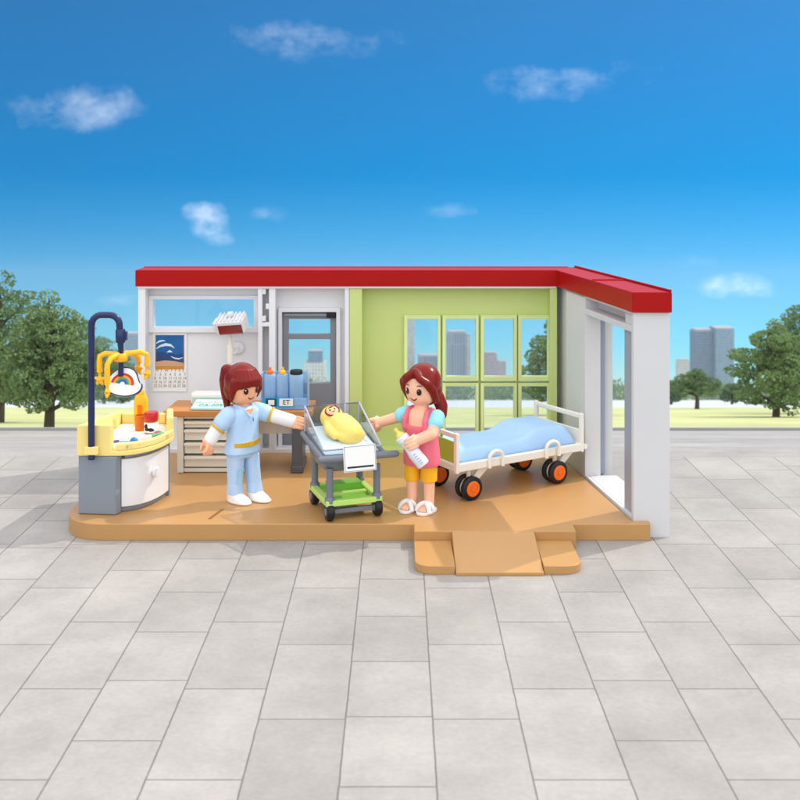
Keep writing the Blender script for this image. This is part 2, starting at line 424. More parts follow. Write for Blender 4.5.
# door
door = rb(MB().holed(-88, -47.8, 0.4, 102.5, 786.6, 791.5, [(-83.8,-52.4,85.8,97.2),(-83.8,-52.4,49,82)]), 'door', M['doorgrey'], bevel=0.4)
rb(MB().box(-85, -51.5, 789, 789.5, 84.6, 98.4), 'pane', M['pane'], door)
rb(MB().box(-85, -51.5, 789, 789.5, 47.8, 83.2), 'pane', M['pane'], door)
rb(MB().box(-87, -53, 784.2, 786.4, 99.6, 101.4), 'closer_arm', M['metal'], door, bevel=0.3)
rb(MB().box(-55, -48, 782.8, 786.4, 98.4, 102.2), 'door_closer', M['black'], door, bevel=0.6)
m = MB(); m.tube([(-84.5,785,40),(-84.5,783,40),(-84.5,783,46),(-84.5,785,46)], 0.6, 8); m.box(-85.6,-83.4,785.2,786.5,38,48)
rb(m, 'handle', M['metal'], door)

# lime wall with four two-pane windows
m = MB()
m.holed(-37.4, 116, -10, 123, 774, 786, [(-28,111,2.5,121)])
wins = [(5.6, 28.2), (34.2, 56.6), (62.8, 85.2), (90.8, 112.2)]
m.holed(-37.4, 116, -10, 123, 786.02, 797, [(a-1, min(b+1, 113), 4, 100) for a, b in wins])
gw = rb(m, 'lime_wall', M['green'], bevel=0.35)
for a, b in wins:
    b = min(b, 110.6)
    m = MB().holed(a-2.4, b+2.0, 2.6, 100.6, 782.6, 790, [(a,b,54.4,97.8),(a,b,6.5,47.4),(a-2.5,b+2.1,49.9,51.4)])
    w = rb(m, 'window', M['lightgreen'], bevel=0.35)
    rb(MB().box(a-0.8, b+0.8, 788, 788.5, 53.4, 98.8), 'pane', M['pane'], w)
    rb(MB().box(a-0.8, b+0.8, 788, 788.5, 5.5, 48.4), 'pane', M['pane'], w)

# white side wall with the wide doorway
m = MB()
def bt(y0, y1, w0, w1, z0, z1):
    a, b = xin(y0), xin(y1)
    m.hexa([(a+w0,y0,z0),(a+w1,y0,z0),(b+w1,y1,z0),(b+w0,y1,z0),(a+w0,y0,z1),(a+w1,y0,z1),(b+w1,y1,z1),(b+w0,y1,z1)])
bt(619, 622.5, 0, 21.5, -10, 123)
bt(622.52, 640, 2.6, 21.5, -9.9, 122.9)
bt(709, 752, 0, 10.5, -9.9, 122.9)
bt(752.02, 797, 5, 10.5, -9.9, 122.9)
bt(717, 797.4, 15.02, 21.5, -9.9, 122.9)
bt(622.52, 708.9, 0, 2.58, -10, 1.6)
bt(640.1, 708.9, 2.6, 21.5, -10, 1.6)
bt(640.1, 708.98, 0.3, 21.4, 110.6, 114.4)
bt(622.52, 640.05, 0.3, 2.55, 110.6, 114.4)
bt(640.1, 708.9, 9, 21.3, 114.5, 122.9)
bt(622.52, 752, 0, 1.2, 121.6, 122.98)
sw = rb(m, 'side_wall', M['sidewhite'], bevel=0.3)
m = MB(); bt(713, 716.9, 10.52, 14.98, 1.7, 110.5); bt(716.95, 797.2, 10.52, 14.98, -9.9, 122.9); rb(m, 'shade_strip', M['shadegrey'], sw, bevel=0.2)  # stepped jamb layer, its shade painted on as a grey tone
m = MB(); bt(624, 639.8, 2.1, 2.58, 1.7, 110.5); rb(m, 'shade_strip', M['shadegrey'], sw)  # thin grey sheet painting the shade on the recessed front post

# red roof trim in an L
P = [(-195,771.5),(115.2,771.5),(136.8,616.6),(160.2,616.6),(133.5,798.5),(-195,798.5)]
m = MB().prism(P, 123.1, 135.2)
rt = rb(m, 'roof_trim', M['red'], bevel=0.5)
m = MB()
def skew(y0, y1, fx0, fx1, z0, z1):
    q = lambda y, f: (115.2 + (771.5-y)*21.6/154.9) * (1-f) + (133.5 + (798.5-y)*26.7/181.9) * f
    m.hexa([(q(y0,fx0),y0,z0),(q(y0,fx1),y0,z0),(q(y1,fx1),y1,z0),(q(y1,fx0),y1,z0),(q(y0,fx0),y0,z1),(q(y0,fx1),y0,z1),(q(y1,fx1),y1,z1),(q(y1,fx0),y1,z1)])
skew(617, 796, 0.93, 0.995, 135.25, 136.6)
skew(690, 692, 0.02, 0.92, 135.25, 136.0)
m.box(-194.5, 128, 796, 798.2, 135.25, 135.7)
rb(m, 'roof_lip', M['red'], rt, bevel=0.2)
m = MB(); m.box(-193.6, 115, 772.6, 773.9, 121.8, 123.05)
rb(m, 'trim_edge', M['white'], rt)

# wall calendar (hangs on the white wall)
cal = thing('wall_calendar', 'wall calendar with a blue wave picture above rows of dates on the white wall', 'calendar', (-172.5, 785.8, 66))
m = MB(); m.box(-12.6, 12.6, -0.7, 0, -23, 21.5); m.build('paper', M['paper'], cal)
m = MB(); m.box(-10.4, 10.4, -0.9, -0.72, -3.2, 19.3); pic = m.build('picture', M['caldeep'], cal)
# sea, curling wave and shore, as thin printed shapes
def flat(pts, y0, y1):
    mm = MB(); n = len(pts)
    mm._add([(x,y0,z) for x,z in pts] + [(x,y1,z) for x,z in pts], [tuple(range(n)), tuple(range(2*n-1,n-1,-1))] + [(i,n+i,n+(i+1)%n,(i+1)%n) for i in range(n)])
    return mm
def ribbon(pts, w, y0, y1):
    up = [(x, z + w[i]) for i, (x, z) in enumerate(pts)]; dn = [(x, z - w[i]) for i, (x, z) in enumerate(pts)]
    return flat(dn + up[::-1], y0, y1)
flat([(-10.3,-0.5),(-4,0.6),(3,0.2),(10.3,-1.2),(10.3,5.5),(5,4.5),(2,6),(-2,5),(-6,7),(-10.3,6)], -1.05, -0.92).build('sea', M['calmid'], pic)
flat([(-10.3,-3.1),(10.3,-3.1),(10.3,-1.4),(3,0),(-4,0.4),(-10.3,-0.6)], -1.05, -0.92).build('shore', M['calsand'], pic)
ribbon([(-10,9.2),(-7,11.2),(-3,12.3),(1,11.8),(3.6,9.6)], [.3,.8,1.1,.9,.2], -1.15, -0.93).build('foam', M['calfoam'], pic)
ribbon([(-10,13.2),(-8,14.6),(-5.5,15.2),(-3,15)], [.3,.7,.6,.1], -1.15, -0.93).build('foam', M['calfoam'], pic)
ribbon([(-2,6.6),(0,7.4),(2.2,6.6)], [.2,.9,.2], -1.2, -1.07).build('foam', M['calfoam'], pic)
ribbon([(1,3.4),(4,2),(7,1.6),(10,2.6)], [.2,.5,.5,.2], -1.2, -1.07).build('foam', M['calfoam'], pic)
m = MB(); m.box(-10.8, 10.8, -0.95, -0.72, -6.2, -3.6); m.build('ochre_band', M['calorange'], cal)
for bx in (-10.8, 10.45): MB().box(bx, bx+0.45, -0.95, -0.72, -3.5, 19.6).build('border', M['calorange'], cal)
text('dates', 'M  T  W  T  F  S  S\n 1   2   3   4   5   6   7\n 8   9  10  11 12 13 14\n15 16 17 18 19 20 21\n22 23 24 25 26 27 28', 2.75, M['calink'], cal, (0,-0.8,-13), ext=0.05, space=1.05)

# heat lamp on its bracket, fixed to the white wall
lamp = thing('heat_lamp', 'white ribbed heat lamp box with a dark red lens on a wall bracket', 'lamp', (-121.5, 785.5, 76))
m = MB(); m.lathe([(0.1,0),(5,0),(5,2),(4.2,3.2),(0.1,3.4)], 24, axis='Y'); m.build('wall_mount', M['white'], lamp)
m = MB(); m.tube([(0,-3,0),(0,-9,-2),(-3.4,-14,-3)], 1.6, 10); m.tube([(-3.6,-14,-8),(-3.6,-14,13)], 1.5, 12); m.lathe([(0.1,-9),(2.3,-9),(2.3,4),(0.1,4)], 14, c=(-3.6,-14,0)); m.build('bracket', M['cream'], lamp)
rot = Matrix.Translation((-1.5,-17,19.5)) @ Matrix.Rotation(R(-10),4,'Z') @ Matrix.Rotation(R(-5),4,'Y') @ Matrix.Rotation(R(24),4,'X')
m = MB(); m.box(-10.5,10.5,-6.5,6.5,-4.5,6,rot)
m.box(-13.5,-10.55,-4.5,4.5,-2,4.5,rot)
hd = m.build('lamp_head', M['white'], lamp, bevel=1.0)
m = MB()
for k in range(7): m.box(-9+k*3-0.55, -9+k*3+0.55, -6.3,6.3,6.02,7.2,rot)
for k in range(7): m.box(-9+k*3-0.55, -9+k*3+0.55, -7.1,-6.52,3.9,5.6,rot)
m.box(-2,2,-1,3,7.2,9.5,rot)
m.build('rib', M['white'], hd, bevel=0.25)
m = MB(); m.box(-8.7,9.3,-6.9,-6.52,-3.6,3.2,rot); m.box(-9.3,9.3,-5.6,5.6,-4.9,-4.52,rot); m.build('lens', M['heatred'], hd)

# ------------------------------------------------------------------ desk
desk = thing('desk', 'brown topped desk with cream drawers and a dark grey end leg by the back wall', 'desk', (-112,735,0))
D = (-112,735,0)
m = MB(); m.prism([(-162,716),(-60,716),(-60,752),(-160,752)], 39.4, 43.6); m.build('desk_top', M['woodtop'], desk, off=D, bevel=0.8)
m = MB(); m.box(-153,-101,735,748,0.2,39.2); m.box(-153,-148.8,719,735,0.2,39.2); m.box(-105,-101,719,735,0.2,39.2); m.box(-148.8,-105,721,735,0.4,3); m.box(-148.8,-105,721,735,37,39.2)
m.build('drawer_cabinet', M['cream'], desk, off=D, bevel=0.5)
for z in (4, 13.2, 22.4, 31):
    h = 8.4 if z < 30 else 5.6
    m = MB(); m.box(-148.2,-105.6,720.8,734,z,z+h-0.9)
    dr = m.build('drawer', M['cream'], desk, off=D, bevel=0.4)
    m = MB(); m.box(-148.4,-105.4,718.8,720.75,z+h-3.0,z+h-0.8); m.build('drawer_lip', M['cream'], dr, off=D, bevel=0.6)
m = MB(); m.box(-74.4,-67.2,720,746,0.2,39.2); m.box(-75.2,-66.4,718.5,748,0.1,5)
m.build('leg', M['charcoal'], desk, off=D, bevel=0.8)
m = MB(); m.box(-101,-75,741,744,22,39); m.build('back_panel', M['cream'], desk, off=D, bevel=0.3)

kb = thing('keyboard', 'pale teal keyboard with printed keys on the brown desk', 'keyboard', (-131,722,43.7), -2)
m = MB(); m.hexa([(-12.5,-5,0),(12.5,-5,0),(12,8,0),(-12,8,0),(-12.5,-5,1.6),(12.5,-5,1.6),(11.2,8,5.0),(-11.2,8,5.0)]); body = m.build('body', M['paleteal'], kb, bevel=0.5)
tilt = math.atan2(3.4,13)
text('print', 'CA-009', 5.2, M['teal'], body, (0.8,-1.1,2.72), rot=(tilt,0,0), ext=0.08)
m = MB()
for r_ in range(2):
    for k in range(10):
        x = -9.5+k*2.1; y = 3.2+r_*2.4
        m.box(x-0.75,x+0.75,y-0.8,y+0.8,0,0.5,Matrix.Translation((0,0,1.5+(y+5)*3.4/13)))
m.build('keys', M['paper'], body)
mon = thing('computer_console', 'low rounded cream console behind the keyboard on the desk', 'console', (-131,738,43.7), 0)
m = MB(); m.box(-16,15.5,-4,6,0,8.6); m.build('casing', M['cream'], mon, bevel=2.2, seg=4)
m = MB(); m.hexa([(-14.5,-4.6,0.8),(14,-4.6,0.8),(14,-4.05,0.8),(-14.5,-4.05,0.8),(-14.5,-4.6,5.6),(14,-4.6,5.6),(14,-4.05,5.6),(-14.5,-4.05,5.6)]); m.build('front_panel', M['paleteal'], mon)

rack = thing('tube_rack', 'clear blue rack holding three blue tubes with orange and black caps on the desk', 'rack', (-79.5,725,43.7), 0)
m = MB(); m.box(-15.5,15.5,-6,6,0,2.6); m.box(-15.5,15.5,-6,-5.2,2.6,8); m.box(-15.5,15.5,5.2,6,2.6,8); m.build('tray', M['bluebottle'], rack, bevel=0.4)
m = MB(); m.box(-15.6,15.6,5.3,6.2,8.02,24.5); m.box(-16.4,-15.55,-4,6.2,2,24.5); m.box(15.55,16.4,-4,6.2,2,24.5); m.build('back_plate', M['clearblue'], rack, bevel=0.3)
m = MB(); m.box(-15.2,6.5,-6.5,-6.05,2.2,8.2); lb = m.build('label', M['blueprint'], rack)
m = MB(); m.box(-3.2,6.2,-6.75,-6.52,2.7,7.8); m.build('label_patch', M['paper'], lb)
m = MB(); m.box(-12.6,-5.0,-6.75,-6.52,2.7,7.8); m.build('label_patch', M['greenink'], lb)
m = MB(); m.box(-10.8,-6.6,-6.95,-6.77,3.6,6.9); m.build('label_mark', M['paper'], lb)
text('print', 'ET', 4.6, M['ink'], lb, (1.6,-6.85,5.2), ext=0.06)
for x, c in ((-10.4,'orange'),(-1.6,'orange_yellow'),(7.8,'black')):
    w = 4.15 if c != 'black' else 4.9
    m = MB(); m.lathe([(0.1,2.7),(w-0.4,2.7),(w,3.4),(w,22),(w-0.7,23.4),(0.1,23.6)], 24, c=(x,0,0)); tb = m.build('tube', M['bluebottle'], rack)
    if c == 'black':
        m = MB(); m.lathe([(0.1,23.7),(4.4,23.7),(4.4,25.8),(4,26.3),(0.1,26.3)], 24, c=(x,0,0))
    else:
        m = MB(); m.lathe([(0.1,23.7),(2.3,23.7),(2.2,25.4),(1.0,26.2),(0.8,28.2),(0.1,28.4)], 18, c=(x,0,0))
    m.build('cap', M[c], tb)

# ------------------------------------------------------------------ baby changing station at the left corner
st = thing('changing_station', 'curved changing table, grey side, white round knob door and yellow tray top', 'changing table', (-174,665,0))
S = (-174,665,0)
front = [(-171,629.5)]
def bez(p0, p1, p2, n): return [((1-t)**2*p0[0]+2*t*(1-t)*p1[0]+t*t*p2[0], (1-t)**2*p0[1]+2*t*(1-t)*p1[1]+t*t*p2[1]) for t in [i/n for i in range(n+1)]]
bow = bez((-171,633),(-151,636),(-147.5,668),16)
m = MB(); m.prism([(-193.8,631),(-170.6,628.6),(-168.8,632.5),(-169.5,700),(-190,702)], 0.1, 35); m.build('side_column', M['stationgrey'], st, off=S, bevel=0.8)
m = MB(); m.prism([(-169.2,640)] + [(x-1.6,y+2.2) for x,y in bow] + [(-155,698),(-169,700)], 0.1, 3); m.prism([(-169.2,640)] + [(x-0.6,y+1) for x,y in bow[2:]] + [(-154.6,698),(-169,700)], 32.6, 35); m.prism([(-150,668.5),(-147.2,668.5),(-147.4,672),(-150,672)], 0.1, 34.9); m.build('carcass', M['stationgrey'], st, off=S, bevel=0.3)
m = MB(); m.prism([(-168.6,634.6)] + bow[1:] + [(-149.5,668),] + [(x-2,y+3) for x,y in bow[1:-1]][::-1], 3.4, 32.3); dr = m.build('door', M['white'], st, off=S, bevel=0.5)
kp = bow[10]; ang = math.atan2(bow[11][1]-bow[9][1], bow[11][0]-bow[9][0]) - math.pi/2
m = MB(); m.lathe([(0.1,-0.5),(1.6,-0.5),(1.6,1.2),(3.1,1.5),(3.1,2.4),(2.5,3),(0.1,3.1)], 20, c=(kp[0],kp[1],21), axis='X', mat=Matrix.Rotation(ang,3,'Z')); m.build('knob', M['white'], dr, off=S)
m = MB(); m.prism([(-168.4,640)] + [(x-3,y+4.5) for x,y in bow[1:-1]] + [(-150.5,668),(-157,697),(-168,699)], 3.05, 32.5); m.build('interior', M['cream'], st, off=S)
# tray
lip = bez((-171,629.5),(-148,632),(-144,668),18)
trayo = [(-194.5,630)] + lip + [(-151.8,702),(-190,705)]
m = MB(); m.prism(trayo, 35.1, 38.5)
for i in range(len(lip)-1):       # raised front lip
    (x0,y0),(x1,y1) = lip[i], lip[i+1]
    k = 0.90; cx, cy = -172, 672
    q = lambda x, y: (cx+(x-cx)*k, cy+(y-cy)*k)
    a, b = q(x0,y0), q(x1,y1)
    m.hexa([(x0,y0,38.4),(x1,y1,38.4),(*b,38.4),(*a,38.4),(x0,y0,42.6),(x1,y1,42.6),(*b,42.6),(*a,42.6)])
bmesh.ops.remove_doubles(m.bm, verts=m.bm.verts, dist=0.01)
m.prism([(-194.5,629.8),(-174,629.3),(-172.5,633),(-190.5,634)], 35.15, 54)       # tall block at the near corner
m.hexa([(-194.4,634.1,35.2),(-190.4,634.1,35.2),(-186,704.8,35.2),(-190,704.8,35.2),(-194.4,634.1,53.2),(-190.4,634.1,53.2),(-186,704.8,46),(-190,704.8,46)])
m.prism([(-186,700),(-156.5,698.5),(-156.3,702.3),(-186,704.6)], 38.3, 45.5)
m.prism([(-150.4,674),(-145.6,674),(-152.0,702.2),(-156.2,702.2)], 38.3, 48.5)
ty = m.build('tray', M['yellow'], st, off=S, bevel=0.9, seg=3)
m = MB(); m.prism([(-189,638)] + [(-172+(x+172)*0.88, 672+(y-672)*0.88) for x,y in lip] + [(-157.5,697),(-185,699)], 38.55, 38.9); m.build('pad', M['paper'], ty, off=S)
m = MB(); m.box(-188.6,-180.4,624.6,629.2,37,42); m.build('pole_clip', M['yellow'], ty, off=S, bevel=0.6)

# navy pole with hanging mobile
mob = thing('mobile_pole', 'navy hooked pole hanging a yellow star mobile with a rainbow cloud', 'baby mobile', (-184.6,626.9,35))
PO = (-184.6,626.9,35)
pts = [(-184.6,626.9,34),(-184.6,626.9,60),(-184.6,626.9,100),(-184.6,626.9,114)]
pts += [(-178.6-6*math.cos(R(a)), 626.9, 114+6.5*math.sin(R(a))) for a in (20,40,60,80,90)] + [(-174,626.9,120.5)] + [(-173.8+6*math.sin(R(a)), 626.9, 114.5+6*math.cos(R(a))) for a in (20,40,60,80)] + [(-167.6,626.9,112),(-167.4,626.9,107)]
m = MB(); m.tube(pts, 2.0, 16); m.build('pole', M['navy'], mob, off=PO)
m = MB(); m.lathe([(0.1,0),(2.7,0),(2.9,0.6),(2.9,7.5),(2.5,8),(0.1,8)], 18, c=(-167.2,626.9,104)); m.box(-165,-163.2,625.5,628.3,105.5,110.5); m.build('coupling', M['navy'], mob, off=PO)
m = MB(); m.tube([(-167.2,626.9,104),(-166.8,626.9,97),(-167,626.9,84)], [1.9,1.5,1.7], 14); m.build('hanger', M['navy'], mob, off=PO)
m = MB(); m.lathe([(0.1,-2.2),(3.6,-2.2),(4.2,-1),(4.2,1.4),(3.2,2.6),(0.1,2.6)], 18, c=(-167,626.9,95)); hub = m.build('hub', M['orange_yellow'], mob, off=PO)
def star(c, s_, tw):
    mm = MB()
    for k in range(5):
        a = R(90+72*k); d = Vector((math.cos(a)*math.cos(tw), math.cos(a)*math.sin(tw), math.sin(a)))
        mm.capsule(Vector(c), Vector(c)+d*s_*0.8, s_*0.5, s_*0.22, 8)
    mm.capsule((c[0],c[1],c[2]+s_*0.7),(c[0],c[1],c[2]+s_*1.5), s_*0.25, s_*0.25, 8)
    return mm
for (dx, dy, dz, rise) in ((-11.4,-4,-12.5,1.2),(14.6,4,-10.5,1),(-5.0,-11,-18.5,-2.5),(8.4,9,-8.5,-2)):
    h = Vector((-167,626.9,95)); e = h + Vector((dx,dy,rise)); b_ = h + Vector((dx,dy,dz))
    q1 = h + Vector((dx*0.3,dy*0.3,2.2)); q2 = h + Vector((dx*0.75,dy*0.75,2.2+rise*0.6)); q3 = h + Vector((dx*1.02,dy*1.02,-3+rise))
    m = MB(); m.tube([h, q1, q2, e + Vector((0,0,0.2)), q3, b_ + Vector((0,0,4.5))], [1.8,1.75,1.65,1.65,1.7,1.8], 12)
    ar = m.build('arm', M['orange_yellow'], hub, off=PO)
    star(b_, 3.7, 0.3*dx).build('star', M['orange_yellow'], hub, off=PO)
# cloud plate with printed rainbow, tilted forwards
cm = Matrix.Translation((-164.9,625.5,79.6)) @ Matrix.Rotation(R(8),4,'Y') @ Matrix.Rotation(R(-32),4,'X')
def cloud(s_): 
    pts = []
    for a in range(0,360,8):
        r_ = 1 + 0.0*a; x = 11.6*math.cos(R(a)); z = 7.2*math.sin(R(a))-1
        if 35 < a < 145: z += 4.2*math.sin(math.pi*(a-35)/110)**0.8
        if 60 > a > 20: z -= 1.6*math.sin(math.pi*(a-20)/40)
        pts.append((x*s_, z*s_ + (1-s_)*0.0))
    return pts
def tflat(pts, y0, y1):
    mm = flat(pts, y0, y1); mm.bm.transform(cm); return mm
cp = tflat(cloud(1.0), -0.6, 0.6).build('cloud_plate', M['navy'], hub, off=PO)
tflat(cloud(0.92), -0.95, -0.62).build('cloud_print', M['paper'], hub, off=PO)
for i, (c, r0, r1) in enumerate((('rb_red',5.4,6.8),('rb_or',4.1,5.38),('rb_gr',2.9,4.08),('rb_bl',1.5,2.88))):
    inner = [(-0.6+r0*math.cos(R(a)), -0.6+r0*math.sin(R(a))) for a in range(0,181,15)]; outer = [(-0.6+r1*math.cos(R(a)), -0.6+r1*math.sin(R(a))) for a in range(180,-1,-15)]
    tflat([(x,z) for x,z in inner+outer], -1.2, -0.97).build('rainbow_band', M[c], hub, off=PO)

# things on the tray
jar = thing('baby_jar', 'small jar with a red lid and a black printed white label on the yellow tray', 'jar', (-159.5,672,39.0))
m = MB(); m.lathe([(0.1,0),(3.9,0),(4.3,0.7),(4.3,7.6),(3.8,8.4),(0.1,8.4)], 24); jb = m.build('body', M['amberjar'], jar)
m = MB(); m.lathe([(4.32,1.0),(4.42,1.2),(4.42,7.2),(4.32,7.4)], 24); m.build('label', M['paper'], jb)
mk = MB()
for (x,z,rx,rz) in ((-2.0,5.0,1.5,1.7),(0.6,3.0,1.7,1.2),(-1.4,3.2,1.8,1.1),(1.9,2.7,0.9,0.8)):
    y = -math.sqrt(max(0.1, 4.4**2-x*x)); mk.ell((x,y-0.02,z),(rx,0.25,rz),12,8)
mk.build('print', M['ink'], jb)
m = MB(); m.lathe([(0.1,8.5),(4.4,8.5),(4.6,9),(4.6,12.8),(4.1,13.6),(0.1,13.7)], 28); m.build('lid', M['jarred'], jar)
aj = thing('amber_cup', 'small amber cup behind the red lidded jar on the tray', 'cup', (-168.3,680,39.0))
m = MB(); m.lathe([(0.1,0),(3.4,0),(3.6,0.6),(3.9,9.6),(3.5,9.8),(3.2,1.4),(0.1,1.3)], 22); m.build('body', M['amberjar'], aj)
lo = thing('lotion_bottle', 'tall amber yellow bottle at the back of the changing tray', 'bottle', (-171.5,694,39.0))
m = MB(); m.loft([(0,4.3,3.2,0,0),(1,4.6,3.5,0,0),(15,4.6,3.5,0,0),(17.5,4.3,3.2,0,0),(19.4,3.7,2.8,0,0),(20.4,3.0,2.2,0,0)], 24, 2.6); lb_ = m.build('body', M['orange_yellow'], lo)
m = MB(); m.loft([(20.5,2.4,2,0,0),(22.4,2.4,2,0,0),(23.2,1.9,1.6,0,0)], 18); m.build('cap', M['orange_yellow'], lo)
m = MB(); m.box(-1.5,1.5,-3.8,-3.52,3,14); m.build('label', M['orange'], lb_)
rt_ = thing('baby_rattle', 'turquoise rattle with a blue ball on the near edge of the tray', 'rattle', (-167,638.8,40.6), 16)
m = MB(); m.ell((4.6,0,1.2),(2.4,2.4,2.4),18,12); m.build('ball', M['bluerattle'], rt_)
m = MB(); m.capsule((-3.6,0,-0.1),(2.6,0,0.6),1.7,1.0,12); m.build('grip', M['tealrattle'], rt_)
sy = thing('syringe', 'white syringe with a green tip lying along the tray front', 'syringe', (-157.5,650,41.4), 36)
m = MB(); m.capsule((-6,0,0),(3,0,0.2),1.5,1.5,12); m.build('barrel', M['milk'], sy)
m = MB(); m.capsule((3.5,0,0.2),(11,0,1.2),1.5,0.9,12); m.build('tip', M['greenpen'], sy)
pc = thing('pacifier', 'hot pink pacifier in front of the jar on the tray', 'pacifier', (-152.6,660,40.4), 15)
m = MB(); m.ell((0,0,0),(3.4,2.0,0.9),18,10); m.build('shield', M['pinkhot'], pc)
m = MB(); m.tube([(2.4*math.cos(R(a)),1.8*math.sin(R(a))-0.4,1.2+0.9*math.sin(R(a))) for a in range(-10,200,20)], 0.55, 8); m.build('ring', M['pinkhot'], pc)
cb = thing('baby_comb', 'small purple and white comb at the left of the tray', 'comb', (-176,648,39.3), 25)
m = MB(); m.capsule((-3.8,0,0.4),(2,0,0.4),0.9,0.8,10); m.box(-3.6,2,0.4,1.8,0.1,0.6); m.build('spine', M['purple'], cb)
m = MB(); m.capsule((2.6,0,0.5),(5.5,0.3,0.6),0.8,0.7,10); m.build('grip', M['padblue'], cb)

# ------------------------------------------------------------------ figures
def hand(mb, w, d, g, s=1.0):
    """curled hand: palm, four fingers side by side bent round the grip axis g, thumb closing from the other side"""
    w = Vector(w); d = Vector(d).normalized(); g = Vector(g); g = (g - d*g.dot(d)).normalized(); n = d.cross(g)
    c = w + d*4.6*s
    mb.ell(w + d*1.2*s, (3.0*s,)*3, 16, 10)
    for k, o in enumerate((-2.7, -0.9, 0.9, 2.6)):
        ln = (150, 168, 160, 138)[k]; r_ = 3.5*s*(0.95, 1.0, 1.0, 0.92)[k]
        pts = []
        for i in range(6):
            a = R(205 - ln*i/5)
            pts.append(c + g*o*s + d*math.cos(a)*r_ + n*math.sin(a)*r_ + (d*(-0.4)*s if i == 0 else Vector()))
        mb.chain(pts, [1.25*s,1.2*s,1.12*s,1.05*s,0.98*s,0.85*s], 8)
        mb.capsule(w + d*0.8*s + g*o*0.6*s, pts[0], 1.6*s, 1.25*s, 8)
    pts = [c + g*(1.2)*s + d*math.cos(R(a))*3.4*s + n*math.sin(R(a))*3.4*s for a in (190, 222, 252, 282, 306)]
    mb.chain(pts, [1.5*s,1.45*s,1.35*s,1.2*s,1.0*s], 8)

def face(root_head, zc, ez, mz, rx, ry, rz_):
    """printed eyes, smile and cheeks on the front of the head"""
    def surf(th, z):
        t = max(0.0, 1 - ((z-zc)/rz_)**2)**0.5
        return Vector((rx*t*math.sin(th), -ry*t*math.cos(th), z))
    for s_ in (-1, 1):
        p = surf(R(25*s_), ez); n = Vector((math.sin(R(25*s_)), -math.cos(R(25*s_)), 0))
        rot = Matrix.Rotation(R(25*s_), 3, 'Z')
        MB().ell(p, (1.55,0.35,1.95), 18, 12, rot).build('eye', M['eye'], root_head)
        MB().ell(p + n*0.3 + Vector((0.45*s_*0-0.4,0,0.7)), (0.4,0.2,0.45), 10, 8, rot).build('eye_highlight', M['paper'], root_head)
        pts = [surf(R(25*s_ + a), ez+3.3+0.5*math.cos(R(a*6))) + n*0.02 for a in (-9,-4,1,6,10)]
        MB().tube(pts, [0.15,0.28,0.3,0.28,0.15], 6).build('eyebrow', M['mouth'], root_head)
        MB().ell(surf(R(46*s_), mz-0.2), (1.7,0.2,1.2), 14, 8, Matrix.Rotation(R(46*s_),3,'Z')).build('cheek', M['blush'], root_head)
    pts = [surf(R(a), mz + 1.4*(a/16)**2) for a in range(-16,17,4)]
    m = MB(); m.tube(pts, [0.2,0.38,0.5,0.55,0.6,0.55,0.5,0.38,0.2], 8); m.build('mouth', M['mouth'], root_head)

def body_mesh(neck, headc, headr, arms, legs, torso, voxel=0.42):
    m = MB()
    m.ell(headc, headr, 32, 20)
    m.ell((headc[0], headc[1], headc[2]-headr[2]*0.35), (headr[0]*0.93, headr[1]*0.93, headr[2]*0.62), 28, 16)   # full cheeks
    m.capsule((0,0.4,neck), (0,0.2,headc[2]-4), 4.6, 4.2)
    m.loft(torso, 28, 2.3)
    for ch, rad, g in arms:
        m.chain(ch, rad, 14)
        d = Vector(ch[-1]) - Vector(ch[-2])
        hand(m, Vector(ch[-1]), d, g, 1.12)
    for ch, rad in legs: m.chain(ch, rad, 16)
    return m

# --- nurse
nz_ = thing('person', 'nurse figure with a red ponytail in pale blue scrubs and white sleeves holding the crib', 'figurine', (-98.8,659,0), 46)
HZ = 71.5
RA = [(-11.5,0.5,54.5),(-17.2,3.5,47),(-21.3,5.4,40)]
LA = [(11.5,-0.5,54.5),(17.5,-9,51.6),(25.4,-18.6,48.2)]
m = body_mesh(57, (0,0,HZ), (9.9,9.6,11.6), [(RA,[4,3.6,3.3],(0.9,0.2,-0.2)),(LA,[4,3.6,3.3],(0.1,0.4,1))],
    [([(-5.0,1.5,30),(-5.2,1,18),(-5.6,0.5,4)],[4.0,3.6,3.4]), ([(5.0,-1,30),(5.4,-2.4,18),(6.0,-4.2,4)],[4.0,3.6,3.4])],
    [(28,8,6,0,0),(38,8.5,6,0,0),(50,9.5,6.2,0,0),(56.5,8.5,5.5,0,0),(59,4.5,4,0,0)])
nb = m.build('body', M['skin'], nz_, remesh=0.42, relax=4)
face(nb, HZ, 70.0, 64.8, 10.05, 9.75, 11.7)
# tunic: fitted chest flaring to an open hem, with rounded short sleeves and collar
m = MB(); m.loft([(30.6,11.9,9.0,-0.5,0.5),(32.5,11.6,8.8,-0.4,0.4),(38,10.6,8.1,0,0.1),(45,10.2,7.6,0,0),(52,10.6,7.5,0,0),(56,10.2,7.1,0,0),(58.3,8.2,6.4,0,0),(59.6,5.6,5.2,0,0)], 36, 2.5)
for A in (RA, LA):
    a = Vector(A[0]); d = (Vector(A[1])-a).normalized()
    m.capsule(a - d*1.0, a + d*5.2, 5.4, 5.6, 18)
tn = m.build('tunic', M['tunic'], nz_, remesh=0.45, relax=5)
m = MB()
for s_ in (-1, 1):
    m.tube([(s_*5.6,1.5,60.0),(s_*5.0,-3.6,59.5),(s_*2.6,-6.8,57.2),(0.1*s_,-8.0,53.4)], [0.9,1.0,0.9,0.5], 8)
m.build('collar', M['tunic'], tn)
m = MB(); m.tube([(1.9,-7.9,52.8),(2.2,-8.0,50.5)], 0.25, 6)
m.build('zip', M['bluerattle'], tn)
flat([(-2.9,58.4),(2.9,58.4),(0,53.6)], -7.75, -7.0).build('neckline', M['skin'], tn)
